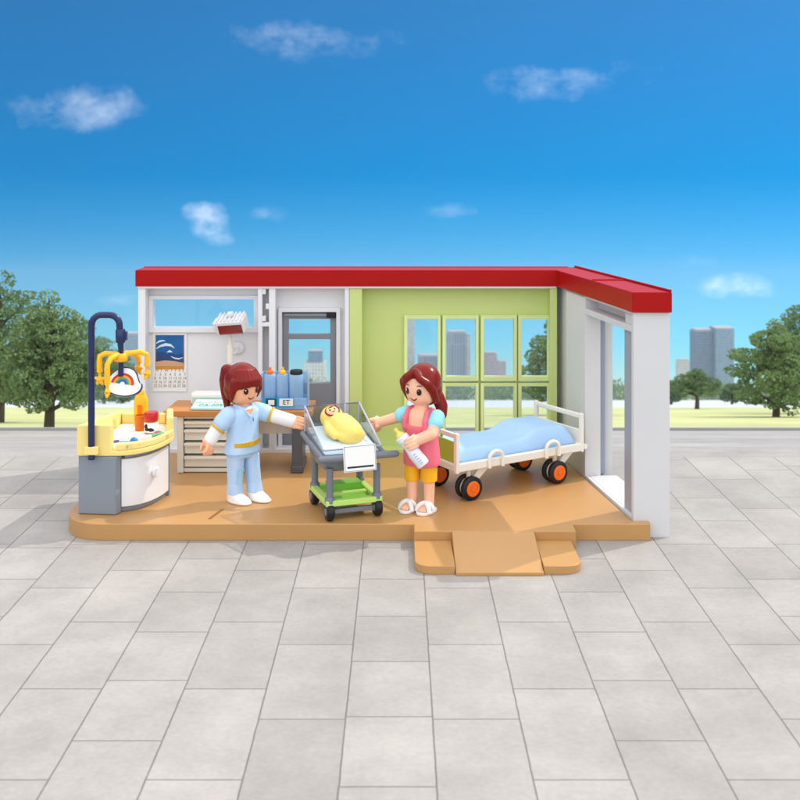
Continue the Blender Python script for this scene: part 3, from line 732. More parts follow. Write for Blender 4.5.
m = MB()      # mustard belt band across the front
pts = [(-0.1+11.15*math.sin(R(a)), 0.1-8.6*math.cos(R(a)), 37.0+0.5*math.sin(R(a))) for a in range(-58,66,8)]
for i in range(len(pts)-1):
    a, b = Vector(pts[i]), Vector(pts[i+1]); o_ = Vector((a.x, a.y-0.2, 0)).normalized()*0.7
    m.hexa([a-o_,b-o_,b+o_,a+o_] and [tuple(a-o_-Vector((0,0,1.3))),tuple(a+o_-Vector((0,0,1.3))),tuple(b+o_-Vector((0,0,1.3))),tuple(b-o_-Vector((0,0,1.3))),tuple(a-o_+Vector((0,0,1.3))),tuple(a+o_+Vector((0,0,1.3))),tuple(b+o_+Vector((0,0,1.3))),tuple(b-o_+Vector((0,0,1.3)))])
bmesh.ops.remove_doubles(m.bm, verts=m.bm.verts, dist=0.01)
m.build('belt_trim', M['gold'], tn)
for A in (RA, LA):
    a = Vector(A[0]); d = (Vector(A[1])-a).normalized(); p = a + d*9.3
    m = MB(); m.tube([p-d*0.7, p+d*0.7], [5.15,5.05], 20); m.build('cuff_trim', M['gold'], tn)
    q = Vector(A[2]); e = (q-Vector(A[1])).normalized()
    m = MB(); m.chain([a+d*3, Vector(A[1]), q - e*0.6], [4.7,4.4,4.2], 16); m.build('sleeve', M['sleeve_white'], nz_, remesh=0.45, relax=3)
# trousers
m = MB(); m.loft([(28,9.8,6.8,0,0.2),(30,10.2,7.2,0,0.2),(33,9.8,6.8,0,0.1)], 32, 2.6)
m.loft([(5.2,4.8,5.2,-5.6,0.6),(12,4.3,4.8,-5.4,0.8),(20,4.4,5.4,-5.2,1.0),(29,4.9,6.2,-5.0,1.0)], 26, 2.6)
m.loft([(5.2,4.8,5.2,6.0,-4.4),(12,4.3,4.8,5.8,-3.5),(20,4.4,5.4,5.4,-2.2),(29,4.9,6.2,5.0,-0.8)], 26, 2.6)
tr_ = m.build('trousers', M['tunic'], nz_, remesh=0.45, relax=4)
m = MB()
for s_ in (-1,): 
    for seg_ in (((-7.6,-4.2,21),(-7.6,-3.7,12)),((-3.8,-4.5,21),(-3.8,-4.0,12)),((-7.6,-3.7,12),(-3.8,-4.0,12)),((-7.6,-4.2,21),(-3.8,-4.5,21)),((-7.6,-4.05,18.4),(-3.8,-4.35,18.4))):
        m.tube(seg_, 0.28, 6)
m.build('pocket_print', M['aqua'], tr_)
for x, y in ((-5.6,0),(6.0,-4.8)):
    m = MB(); m.loft([(0.1,4.7,8.9,0,-3.2),(1.2,4.9,9.2,0,-3.2),(3.2,4.6,7.8,0,-2.0),(5.0,4.5,5.6,0,0.1),(6.6,4.3,4.8,0,0.6)], 26, 2.3)
    m.bm.transform(Matrix.Translation((x,y,0)) @ Matrix.Rotation(R(9),4,'Z'))
    m.build('shoe', M['shoe'], nz_, remesh=0.4, relax=5)
# hair: cap with fringe, ponytail high at the back
m = MB()
m.ell((0,1.2,HZ+3.4),(11.3,10.9,11.6),36,22)
m.ell((0,3.8,HZ-1.5),(10.5,8.5,10),30,18)
for a in range(-56,57,14):
    t = R(a); top = Vector((7.4*math.sin(t), -6.6*math.cos(t), HZ+10.4)); md = Vector((10.6*math.sin(t), -10.3*math.cos(t), HZ+4.8)); bt_ = Vector((10.7*math.sin(t), -10.35*math.cos(t), HZ+1.9+0.7*abs(a)/56*(-2)))
    m.chain([top, md, bt_], [1.5,1.6,1.1], 10)
for s_ in (-1,1):
    m.chain([(s_*9.6,-3.2,HZ+4),(s_*10.4,-3.0,HZ-2),(s_*9.8,-1.6,HZ-7)], [2.6,2.2,1.0], 10)
hr = m.build('hair', M['hair'], nz_, remesh=0.42, relax=6)
m = MB(); m.chain([(-2,9.5,HZ+9.5),(-3.5,12.0,HZ+9.2),(-4,13.2,HZ+3),(-3.8,12.9,HZ-5),(-3.4,12.0,HZ-11),(-5,10.6,HZ-16)], [3.0,3.9,3.8,3.1,2.5,1.2], 14)
m.build('ponytail', M['hair'], hr, remesh=0.45, relax=3)

# --- mother
mo = thing('person', 'mother figure in a pink dress and amber trousers holding a baby bottle beside the crib', 'figurine', (13,639,0), -35)
HM = 75.0
RA2 = [(-11,0,57.5),(-18.5,-1.5,54),(-28.6,-3.4,50.4)]
LA2 = [(11.5,-0.5,57.5),(12.5,-7.5,49.5),(6.2,-13.0,46.2)]
m = body_mesh(60, (0,0,HM), (10.0,9.6,11.4), [(RA2,[3.8,3.4,3.1],(0.1,0.5,1)),(LA2,[3.9,3.6,3.3],(0.35,0.1,-0.9))],
    [([(-5.2,-1.5,32),(-5.3,-2,18),(-5.4,-2.2,3.6)],[4.2,3.6,3.0]), ([(5.2,1,32),(5.3,0.6,18),(5.4,0.4,3.6)],[4.2,3.6,3.0])],
    [(28,8,6,0,0),(40,8.5,6,0,0),(50,9.8,7.0,0,0),(57,10.0,6.6,0,0),(60.5,8.2,5.4,0,0),(62.5,4.6,4,0,0)])
# feet inside the sandals
for x, y in ((-5.4,-3.5),(5.4,-0.8)):
    m.loft([(1.8,3.2,6.2,x,y-1.6),(3.4,3.3,6.2,x,y-1.4),(4.8,3.0,4.4,x,y+0.4),(6.2,2.9,3.0,x,y+1.2)], 20)
    for k in range(5): m.capsule((x-2.4+k*1.2,y-6.5,2.6),(x-2.4+k*1.2,y-8.0+abs(k-2)*0.35,2.5),0.75,0.65,8)
mb_ = m.build('body', M['skin_fair'], mo, remesh=0.42, relax=4)
face(mb_, HM, 73.6, 68.4, 10.15, 9.75, 11.5)
m = MB(); m.loft([(28,11.5,8.9,0.2,0.4),(30.5,11.6,8.9,0.2,0.4),(38,11.2,8.4,0,0.2),(45,10.6,7.8,0,0),(50,10.7,7.9,0,0),(52.5,10.3,7.6,0,0)], 36, 2.5)
for s_ in (-1,1):
    m.chain([(s_*7.4,-6.6,51),(s_*7.4,-6.8,56),(s_*6.8,-3.8,60.8),(s_*6.6,0.5,61.8),(s_*6.8,4.6,59.5),(s_*7,6.4,52)], [2.2,1.9,1.7,1.7,1.9,2.4], 10)
m.loft([(50,9.6,3.2,0,4),(57.5,9,3,0,3.6),(60,7,2.6,0,3.2)], 24, 2.4)
dr_ = m.build('dress', M['pink'], mo, remesh=0.45, relax=4)
for A in (RA2, LA2):
    a = Vector(A[0]); d = (Vector(A[1])-a).normalized()
    m = MB(); m.capsule(a - d*0.6, a + d*3.4, 4.9, 4.9, 18); m.build('sleeve', M['aqua'], mo, remesh=0.45, relax=3)
m = MB(); m.loft([(18.2,4.5,4.8,-5.3,-1.9),(24,4.5,5.2,-5.2,-1.6),(31,4.9,6.0,-5.0,-1)], 26, 2.4)
m.loft([(18.2,4.5,4.8,5.3,0.7),(24,4.5,5.2,5.2,0.8),(31,4.9,6.0,5.0,0.8)], 26, 2.4); m.loft([(29,9.8,6.8,0,0),(33,9.8,6.8,0,0)], 28, 2.4)
m.build('trousers', M['amber'], mo, remesh=0.45, relax=4)
for x, y in ((-5.4,-3.5),(5.4,-0.8)):
    m = MB(); m.loft([(0.1,4.6,8.2,x,y-1.6),(1.0,4.8,8.4,x,y-1.6),(1.8,4.7,8.3,x,y-1.6)], 28, 2.3); sd = m.build('sandal', M['shoe'], mo, bevel=0.2)
    for q in (-1,1):
        m = MB(); pts = [(x+4.4*math.cos(R(a)), y-1.8+q*(2.4*math.cos(R(a))) - 1.2, 1.4+4.9*math.sin(R(a))) for a in range(0,181,15)]
        m.tube(pts, 1.35, 8); m.build('strap', M['shoe'], sd)
m = MB()
m.ell((0,2.2,HM+3.2),(11.2,10.6,11.2),36,22)
m.ell((0,5.0,HM-2.5),(10.6,7.6,9.5),30,18)
for s_ in (-1,1):
    m.chain([(s_*0.6,-6.8,HM+10.2),(s_*4.8,-9.0,HM+7.0),(s_*8.6,-6.6,HM+3.8),(s_*10.2,-2.6,HM-1),(s_*9.8,1.4,HM-7)], [2.4,2.4,2.6,2.7,2.4], 12)
hr = m.build('hair', M['hair'], mo, remesh=0.42, relax=3)
m = MB(); m.chain([(6,9,HM-7),(8.5,9.5,HM-12),(9.5,8.5,HM-17),(8.8,6.5,HM-21.5)], [4.2,3.9,3.2,1.4], 14); m.ell((5.2,9.2,HM-6.5),(4.6,4,4.2)); m.build('ponytail', M['hair'], hr, remesh=0.45, relax=3)

# baby bottle in her hand
ta, tb_ = Vector((-3.2,626.2,52.6)), Vector((14.2,622.6,31.8))
ax = (ta-tb_); L_ = ax.length; q_ = Vector((0,0,1)).rotation_difference(ax).to_matrix()
bo = thing('baby_bottle', 'white baby bottle with a pale yellow teat tilted in the hand of the mother', 'baby bottle', tb_)
m = MB(); m.lathe([(0.1,0),(3.6,0),(4.0,0.8),(4.0,9),(3.4,11.5),(3.1,14.5),(3.6,17),(3.6,18),(0.1,18)], 24, mat=q_); bb = m.build('body', M['milk'], bo)
m = MB(); m.lathe([(0.1,18.1),(4.0,18.1),(4.1,18.8),(4.1,21),(3.4,21.6),(0.1,21.6)], 24, mat=q_); m.build('ring', M['milk'], bo)
m = MB(); m.lathe([(0.1,21.7),(3.0,21.7),(2.4,23.2),(1.2,24.2),(1.1,26.2),(1.3,27.4),(0.1,L_)], 20, mat=q_); m.build('teat', M['teat'], bo)
m = MB()
for k in range(5): m.box(-1.0,1.0,-4.06,-3.7,2+k*1.6,2.25+k*1.6, q_.to_4x4())
m.build('scale_print', M['bluerattle'], bb)

# ------------------------------------------------------------------ crib on its cart
cr = thing('crib_cart', 'clear tilted baby crib on a lime green wheeled cart with a white card', 'crib', (-33.5,640,0), 19.7)
m = MB()
m.box(-17.5,17.5,-20,-15.5,8.6,12.2); m.box(-17.5,17.5,15.5,20,8.6,12.2); m.box(-17.5,-13.2,-15.5,15.5,8.6,12.2); m.box(13.2,17.5,-15.5,15.5,8.6,12.2)
m.box(-13.2,13.2,-3,1,8.9,11.6)
base = m.build('cart_base', M['cribgreen'], cr, bevel=0.7)
m = MB(); m.box(-13,13,1.2,15.3,9,10.2); m.box(-9,12,3,13,10.22,15.2); m.box(-13,13,-15.3,-3.2,9,9.8); m.build('tray', M['cribgreen2'], base, bevel=0.8)
for x in (-14.6,14.6):
    for y in (-17.2,16.8):
        m = MB(); m.tube([(x,y,11),(x,y,31)], 2.1, 14); m.lathe([(0.1,10.5),(3,10.5),(3,13),(2.3,14),(0.1,14)], 16, c=(x,y,0)); m.build('post', M['cartgrey'], cr)
        m = MB(); m.lathe([(0.1,-2.2),(4.4,-2.2),(5.2,-1.4),(5.2,1.4),(4.4,2.2),(0.1,2.2)], 28, c=(x*1.02,y,5.25), axis='X'); wh = m.build('wheel', M['black'], cr)
        m = MB(); m.lathe([(0.1,-2.6),(2.2,-2.6),(2.4,-2.2),(2.4,2.2),(2.2,2.6),(0.1,2.6)], 20, c=(x*1.02,y,5.25), axis='X'); m.build('hub', M['cartgrey'], wh)
m = MB(); m.box(-12.4,12.4,-18.2,-15.6,3.8,6.6); m.build('axle', M['cartgrey'], cr, bevel=0.4)
m = MB(); m.box(-12.4,12.4,15.8,18.2,3.8,6.6); m.build('axle', M['cartgrey'], cr, bevel=0.4)
zr = lambda y: 38.0 + (y+22)*0.10        # the rim rises toward the head end
m = MB()
rim = [(-20.5,-22),(-20.5,24),(17.5,24),(17.5,-22)]
for i in range(4):
    a, b = rim[i], rim[(i+1)%4]
    m.capsule((*a,zr(a[1])),(*b,zr(b[1])),1.7,1.7,12)
m.capsule((-21.5,-22.4,37.6),(25,-22.4,37.4),2.0,2.0,14)
m.build('rim', M['cartgrey'], cr)
m = MB()
secs = []
for z, f in ((28.5,0.80),(29.5,0.86),(33,0.93),(37.2,0.985)):
    secs.append((z,18.4*f,21.8*f,-1.5,1))
m.loft(secs, 40, 5.0); m.build('tub_base', M['cartgrey'], cr, bevel=0.4)
# clear sides: high at the head, low at the foot
m = MB(); zf, zb = 42.6, 59.6
def wall_(p, q, z0p, z1p, z0q, z1q, nx, ny, t=0.6):
    m.hexa([(p[0],p[1],z0p),(q[0],q[1],z0q),(q[0]+nx*t,q[1]+ny*t,z0q),(p[0]+nx*t,p[1]+ny*t,z0p),(p[0],p[1],z1p),(q[0],q[1],z1q),(q[0]+nx*t,q[1]+ny*t,z1q),(p[0]+nx*t,p[1]+ny*t,z1p)])
wall_((-18.6,-20.2),(15.6,-20.2),38.2,zf,38.2,zf,0,-1)
wall_((-19,23),(16,23),42.4,zb,42.4,zb,0,1)
wall_((-19,-20),(-19,22.8),38.4,zf,42.4,zb,-1,0)
wall_((16,-20),(16,22.8),38.4,zf,42.4,zb,1,0)
m.build('clear_tub', M['tub'], cr)
m = MB(); m.tube([(-19.2,-20.5,zf),(-19.2,23.4,zb),(16.3,23.4,zb),(16.3,-20.5,zf),(-19.2,-20.5,zf)], 0.65, 8); m.tube([(16.3,23.2,43),(16.3,23.2,zb)],0.7,8); m.tube([(-19.2,23.2,43),(-19.2,23.2,zb)],0.7,8); m.tube([(7,23.2,43),(7,23.2,zb)],0.9,8); m.build('tub_edge', M['tubedge'], cr)
m = MB()
nx_, ny_ = 14, 18
g_ = {}
for i in range(nx_+1):
    for j in range(ny_+1):
        x = -18+33.4*i/nx_; y = -19.4+41.8*j/ny_
        e = min(1, 4*min(i/nx_,1-i/nx_))**0.5 * min(1, 5*min(j/ny_,1-j/ny_))**0.5
        g_[i,j] = m.bm.verts.new((x,y,39.5 + 7.5*(j/ny_)**1.2 + 1.8*e + 0.5*mnoise.noise(Vector((x*0.2,y*0.2,3)))))
        g_[i,j,0] = m.bm.verts.new((x,y,37.4))
for i in range(nx_):
    for j in range(ny_):
        m.bm.faces.new([g_[i,j],g_[i+1,j],g_[i+1,j+1],g_[i,j+1]]); m.bm.faces.new([g_[i,j,0],g_[i,j+1,0],g_[i+1,j+1,0],g_[i+1,j,0]])
for i in range(nx_):
    m.bm.faces.new([g_[i,0,0],g_[i+1,0,0],g_[i+1,0],g_[i,0]]); m.bm.faces.new([g_[i,ny_],g_[i+1,ny_],g_[i+1,ny_,0],g_[i,ny_,0]])
for j in range(ny_):
    m.bm.faces.new([g_[0,j],g_[0,j+1],g_[0,j+1,0],g_[0,j,0]]); m.bm.faces.new([g_[nx_,j,0],g_[nx_,j+1,0],g_[nx_,j+1],g_[nx_,j]])
m.build('mattress', M['padblue'], cr, sharp=60)
m = MB(); cmx = Matrix.Translation((1.6,-24.7,37.6)) @ Matrix.Rotation(R(-10),4,'X'); m.box(-10,10,-0.5,0.5,-7.8,7.4,cmx); m.box(-8,-6,0.5,2.4,2,4,cmx); cd = m.build('name_card', M['paper'], cr, bevel=0.3)
m = MB(); m.box(-8,8,-0.66,-0.52,-5.6,-4.6,cmx); m.build('printed_line', M['ink'], cd)
m = MB()
for a in (((-9.4,-7.2),(9.4,-7.2)),((9.4,-7.2),(9.4,6.8)),((9.4,6.8),(-9.4,6.8)),((-9.4,6.8),(-9.4,-7.2))):
    (x0,z0),(x1,z1) = a; m.box(min(x0,x1)-0.15,max(x0,x1)+0.15,-0.62,-0.52,min(z0,z1)-0.15,max(z0,z1)+0.15,cmx)
m.build('card_border', M['metal'], cd)

# swaddled baby lying in the crib
by = thing('baby', 'baby doll swaddled in a yellow wrap lying in the clear crib', 'baby doll', (-37.5,646,46), 19.7+12)
sl = Matrix.Rotation(R(9),3,'X')
def T(p): return sl @ Vector(p)
m = MB()
m.ell(T((-1,9,6.4)),(7.4,6.6,7.2),24,16, sl)
m.chain([T((0,3,4.4)),T((0.6,-4,4.2)),T((1,-12,3.6))],[7.2,8.4,8.0],18)
m.ell(T((1,-13,2.6)),(9.2,6.2,5.0),24,14,sl)
m.chain([T((-5.5,5,4)),T((-8,-2,2.8)),T((-8.2,-10,2.4))],[3,3.2,2.6],12)
bd = m.build('swaddle', M['swaddle'], by, remesh=0.5, relax=5)
fm = Vector((-2.4,4.4,12.0)); fr_ = Matrix.Rotation(R(28),3,'X') @ Matrix.Rotation(R(-14),3,'Y')
m = MB(); m.ell(fm,(4.3,3.9,1.7),22,14,fr_); fc = m.build('face', M['skin'], by)
m = MB(); m.tube([fm + fr_ @ Vector((4.4*math.cos(R(a)),4.0*math.sin(R(a)),0.5)) for a in range(0,361,20)], 0.55, 8); m.build('hood_edge', M['mouth'], fc)
for s_ in (-1,1):
    MB().ell(fm + fr_ @ Vector((1.5*s_,0.2,1.55)),(0.6,0.75,0.35),10,8,fr_).build('eye', M['eye'], fc)
m = MB(); m.tube([fm + fr_ @ Vector((x,-1.7+0.25*x*x,1.5)) for x in (-1,-0.5,0,0.5,1)],0.28,6); m.build('mouth', M['mouth'], fc)
m = MB(); m.tube([fm + fr_ @ Vector((x,2.6-0.12*x*x,1.1)) for x in (-2,-1,0,1,2)],[0.2,0.6,0.8,0.6,0.2],8); m.build('hair', M['hair'], fc)
m = MB(); m.tube([T((-6,2.5,8.5)),T((-1,0.5,12)),T((4,-1,11.0)),T((7.6,-3,7.5))],[0.3,0.55,0.55,0.3],8); m.build('wrap_fold', M['swaddle'], bd)

# ------------------------------------------------------------------ hospital bed
bed = thing('hospital_bed', 'white hospital bed with a pale blue mattress and orange wheels by the windows', 'bed', (66,697,0), 31.5)
m = MB()
m.box(-51.5,51.5,-25,-22,19.6,25); m.box(-51.5,51.5,22,25,19.6,25); m.box(-51.5,-47.5,-22,22,19.6,25); m.box(48,51.5,-22,22,19.6,25); m.box(-47.5,48,-22,22,20,23)
fr = m.build('frame', M['cream'], bed, bevel=0.9, seg=3)
# mattress, head part raised
m = MB(); nx_, ny_ = 40, 20; g_ = {}
for i in range(nx_+1):
    for j in range(ny_+1):
        u = i/nx_; v = j/ny_; x = -47+94*u; y = -21.6+43.2*v
        e = min(1, 9*min(v,1-v))**0.5 * min(1, 14*min(u,1-u))**0.5
        t = max(0,min(1,(x-1)/19)); rise = 5.6*(t*t*(3-2*t))
        drop = max(0,(x-40)/7)**2*1.2
        h = 26.5 + 5.2*e + rise*(0.35+0.65*e) - drop + 0.5*mnoise.noise(Vector((x*0.11,y*0.13,7))) + 0.28*mnoise.noise(Vector((x*0.05+y*0.21,y*0.04,5))) + 0.25*mnoise.noise(Vector((x*0.3,y*0.35,2)))
        g_[i,j] = m.bm.verts.new((x, y, h)); g_[i,j,0] = m.bm.verts.new((x*0.99,y*0.99,23.2))
for i in range(nx_):
    for j in range(ny_):
        m.bm.faces.new([g_[i,j],g_[i+1,j],g_[i+1,j+1],g_[i,j+1]]); m.bm.faces.new([g_[i,j,0],g_[i,j+1,0],g_[i+1,j+1,0],g_[i+1,j,0]])
for i in range(nx_):
    m.bm.faces.new([g_[i,0,0],g_[i+1,0,0],g_[i+1,0],g_[i,0]]); m.bm.faces.new([g_[i,ny_],g_[i+1,ny_],g_[i+1,ny_,0],g_[i,ny_,0]])
for j in range(ny_):
    m.bm.faces.new([g_[0,j],g_[0,j+1],g_[0,j+1,0],g_[0,j,0]]); m.bm.faces.new([g_[nx_,j,0],g_[nx_,j+1,0],g_[nx_,j+1],g_[nx_,j]])
m.build('mattress', M['sheet'], bed, sharp=65, sub=1)
# footboard with olive panel, headboard rails
m = MB(); m.box(-52,-49.4,-25.4,-21.8,19,44); m.box(-52,-49.4,21.8,25.4,19,44); m.box(-51.8,-49.6,-21.8,21.8,40.4,43.6); m.box(-51.8,-49.6,-21.8,21.8,22,24.6)
fb = m.build('footboard', M['cream'], bed, bevel=0.7)
m = MB(); m.box(-51.2,-50.2,-21.6,21.6,24.7,38.2); m.build('panel', M['panelgreen'], fb, bevel=0.3)
m = MB(); m.box(49.4,52,-25.4,-22.2,19,45); m.box(49.4,52,22.2,25.4,19,45); m.box(49.6,51.8,-22.2,22.2,41.2,44.6); m.box(49.8,51.4,-22.2,22.2,24.6,34)
m.build('headboard', M['cream'], bed, bevel=0.8)
m = MB(); m.box(52.1,55,-25.4,25.4,20.6,24); m.build('bumper', M['cream'], bed, bevel=0.6)
for sy_ in (-1,1):
    for x in (-22,24):
        m = MB(); pts = [(x-5.2,sy_*26.2,19.8),(x-5.2,sy_*26.2,25.5)] + [(x-5.2*math.cos(R(a)),sy_*26.2,25.5+4.4*math.sin(R(a))) for a in (20,40,60,80,100,120,140,160)] + [(x+5.2,sy_*26.2,25.5),(x+5.2,sy_*26.2,19.8)]
        m.tube(pts, 1.25, 10); m.build('handle', M['cream'], bed)
for x in (-38,32):
    for y in (-18.5,18.5):
        q = -1 if x < 0 else -1
        m = MB()
        m.hexa([(x-1.5,y-1.2,8),(x+2.6,y-1.2,8),(x+2.6,y+1.2,8),(x-1.5,y+1.2,8),(x+8,y-1.2,19.7),(x+17,y-1.2,19.7),(x+17,y+1.2,19.7),(x+8,y+1.2,19.7)])
        m.tube([(x,y,7.6),(x,y,19.8)],1.5,10)
        m.build('leg', M['cream'], bed, bevel=0.4)
        m = MB()
        m.lathe([(0.1,-5.2),(6.3,-5.2),(7.5,-4.4),(7.5,-2.0),(6.6,-1.4),(0.1,-1.4)], 30, c=(x,y,7.55), axis='Y')
        m.lathe([(0.1,1.4),(6.6,1.4),(7.5,2.0),(7.5,4.4),(6.5,5.2),(5.2,5.25),(5.1,4.7),(0.1,4.7)], 30, c=(x,y,7.55), axis='Y')
        wh = m.build('wheel', M['black'], bed)
        for s_ in (-1,1):
            m = MB(); m.lathe([(0.1,4.72),(4.9,4.72),(4.9,5.3),(3.4,5.6),(3.1,5.2),(1.7,5.2),(1.6,6.1),(0.1,6.2)] if s_ > 0 else [(0.1,-6.0),(1.6,-6.0),(1.6,-5.4),(4.6,-5.3),(4.6,-5.22),(0.1,-5.22)], 24, c=(x,y,7.55), axis='Y'); m.build('hub', M['orange'], wh)
        m = MB(); m.lathe([(0.1,-1.3),(5.8,-1.3),(6.0,-1.0),(6.0,1.0),(5.8,1.3),(0.1,1.3)], 26, c=(x,y,7.55), axis='Y'); m.build('fork_disc', M['cream'], wh)

# ------------------------------------------------------------------ trees, far wood, far buildings
M['leaf_a'] = leafmat('leaves_mid', (0.085,0.16,0.055), (0.30,0.42,0.16))
M['leaf_b'] = leafmat('leaves_dark', (0.065,0.13,0.055), (0.22,0.34,0.13))
M['bark'] = pm('bark', (0,0,0), 0.85, 0.25, 6, 0.4, 14, 0.2, raw=(0.11,0.085,0.06))
def leaves(m, c, r, n, size, rng, flatn=0.0):
    c = Vector(c)
    for _ in range(n):
        while True:
            p = Vector((rng.uniform(-1,1), rng.uniform(-1,1), rng.uniform(-1,1)))
            if 0.25 < p.length < 1: break
        p = p * (p.length ** -0.45)
        p = Vector((p.x*r[0], p.y*r[1], p.z*r[2]))
        if mnoise.noise((c+p)/(max(r)*0.42)) < -0.10: continue
        s_ = size*rng.uniform(0.6,1.4)
        q = Quaternion((rng.gauss(0,1), rng.gauss(0,1), rng.gauss(0,1), rng.gauss(0,1)+0.3)).normalized()
        pts = [(-0.5,0,0),(0,-0.34,0.07),(0.5,0,0),(0,0.34,0.07)]
        vs = [m.bm.verts.new(c+p+q @ (Vector(t)*s_)) for t in pts]
        m.bm.faces.new(vs)
def tree(name, label, X, Y, h, blobs, n, size, mat, seed, trunk_r, group=None, trunk_h=0.45):
    rng = random.Random(seed); z0 = zt(Y)
    t = thing(name, label, 'tree', (X,Y,z0), 0, group)
    m = MB(); top = h*0.86
    m.tube([(0,0,-2),(0.01*h,0,top*0.25),(-0.01*h,0,top*0.5),(0.012*h,0,top*0.75),(0,0,top)], [trunk_r*1.25,trunk_r,trunk_r*0.8,trunk_r*0.5,trunk_r*0.15], 9)
    for (bx,by,bz,rx,ry,rz) in blobs:
        a = Vector((0,0,max(0.12*h, bz*h-0.16*h))); b = Vector((bx*h,by*h,bz*h))
        m.tube([a, a.lerp(b,0.5)+Vector((0,0,-0.01*h)), b], [trunk_r*0.45,trunk_r*0.3,trunk_r*0.1], 6)
    m.build('trunk', M['bark'], t)
    m = MB(); vol = sum(b[3]*b[4]*b[5] for b in blobs)
    for (bx,by,bz,rx,ry,rz) in blobs:
        leaves(m, (bx*h,by*h,bz*h), (rx*h,ry*h,rz*h), int(n*(rx*ry*rz)/vol), size, rng)
    m.build('crown', mat, t, smooth=False)
    return t
def ring_blobs(rng, levels):
    out = []
    for z, rad, br, k in levels:
        if k == 1: out.append((0,0,z,br,br,br*0.8)); continue
        a0 = rng.uniform(0,6.28)
        for i in range(k):
            a = a0 + 6.283*i/k + rng.uniform(-.25,.25); q = rng.uniform(0.8,1.15)
            out.append((rad*q*math.cos(a), rad*q*math.sin(a), z+rng.uniform(-.03,.03), br*rng.uniform(.8,1.2), br*rng.uniform(.8,1.2), br*rng.uniform(.45,.75)))
    return out
def yb(ypx): return 42150/(ypx-399)
def xp(px, Y): return (px-400)*Y/1048
rng = random.Random(3)
big = ring_blobs(rng, [(0.95,0,0.08,1),(0.84,0.10,0.11,4),(0.70,0.18,0.13,5),(0.56,0.24,0.14,6),(0.42,0.27,0.14,6),(0.28,0.25,0.13,6),(0.5,0,0.22,1)])
Y = 1453; tree('broad_tree', 'tall green tree at the left edge beyond the plaza', xp(49,Y), Y, 190, big + [(0.2,0.1,0.36,0.16,0.16,0.10),(-0.2,0.05,0.33,0.16,0.16,0.10)], 30000, 4.6, M['leaf_a'], 11, 6)
rng = random.Random(4)
Y = 1800; tree('broad_tree', 'green tree cut by the left frame edge behind the tall left tree', xp(0,Y), Y, 262, ring_blobs(rng, [(0.92,0,0.10,1),(0.78,0.15,0.13,5),(0.6,0.25,0.15,6),(0.42,0.29,0.15,7),(0.24,0.27,0.13,7),(0.5,0,0.22,1)]), 22000, 5.4, M['leaf_b'], 41, 6)
rng = random.Random(8)
lay = ring_blobs(rng, [(0.95,0,0.08,1),(0.85,0.12,0.10,4),(0.70,0.22,0.12,6),(0.54,0.30,0.12,7),(0.38,0.34,0.12,7),(0.24,0.30,0.11,7),(0.55,0,0.2,1)])
Y = 2600; tree('broad_tree', 'large tree seen through the rightmost lime window', xp(566,Y), Y, 262, lay, 24000, 7, M['leaf_a'], 12, 8)
rng = random.Random(15)
Y = 2350; tree('broad_tree', 'leafy tree at the right edge beyond the plaza with its crown cut by the frame', xp(776,Y), Y, 218, ring_blobs(rng, [(0.93,0,0.10,1),(0.80,0.16,0.13,5),(0.62,0.28,0.15,6),(0.44,0.33,0.15,7),(0.27,0.31,0.13,7),(0.16,0.22,0.09,6),(0.55,0,0.2,1)]), 26000, 6, M['leaf_a'], 13, 7)
rng = random.Random(17)
Y = 2900; tree('broad_tree', 'taller tree at the right frame edge behind the leafy tree', xp(812,Y), Y, 330, ring_blobs(rng, [(0.94,0,0.09,1),(0.82,0.13,0.12,5),(0.66,0.22,0.14,6),(0.48,0.27,0.14,7),(0.3,0.26,0.13,7),(0.16,0.2,0.10,6),(0.55,0,0.2,1)]), 24000, 8, M['leaf_b'], 43, 8)
rng = random.Random(21)
Y = 4215; tree('round_tree', 'low round tree with a short trunk in front of the blue tower', xp(697,Y), Y, 162, ring_blobs(rng, [(0.86,0.12,0.2,3),(0.68,0.36,0.24,7),(0.50,0.48,0.2,8),(0.62,0,0.3,1)]), 14000, 7, M['leaf_b'], 14, 8)
rng = random.Random(22)
Y = 7500; tree('round_tree', 'small dark tree just right of the white side wall', xp(671,Y), Y, 175, ring_blobs(rng, [(0.85,0.08,0.2,3),(0.62,0.25,0.22,6),(0.42,0.28,0.2,6),(0.25,0.3,0.16,6)]), 7000, 13, M['leaf_b'], 15, 9)
Y = 8000; tree('round_tree', 'dark bushy tree between the round tree and the right edge', xp(732,Y), Y, 165, ring_blobs(rng, [(0.85,0.10,0.2,3),(0.62,0.35,0.24,7),(0.42,0.45,0.2,8),(0.25,0.45,0.16,7)]), 8000, 13, M['leaf_b'], 16, 9)
for i, (px, hh, lab) in enumerate(((80, 640, 'dark tree far behind the tall left tree'), (104, 560, 'dark far tree framed by the hooked navy pole'), (122, 450, 'low dark far tree beside the left end of the room'))):
    Y = 8000 + i*700
    rng = random.Random(30+i); tree('far_tree', lab, xp(px,Y), Y, hh, ring_blobs(rng, [(0.88,0.05,0.14,3),(0.70,0.16,0.17,5),(0.48,0.22,0.18,6),(0.28,0.2,0.14,6),(0.12,0.2,0.12,6)]), 9000, 17, M['leaf_b'], 31+i, 12)
# distant wood as one mass
m = MB(); rng = random.Random(5)
for k in range(900):
    Y = rng.uniform(35500, 42000); px = rng.uniform(-260, 1060)
    hh = rng.uniform(520, 800)
    leaves(m, (xp(px,Y), Y, zt(Y)+hh*0.45), (hh*0.8, hh*0.6, hh*0.55), 90, 95, rng)
tag(m.build('far_woods', M['leaf_b'], smooth=False), 'dark green band of woods along the far edge of the park', 'woods', kind='stuff')

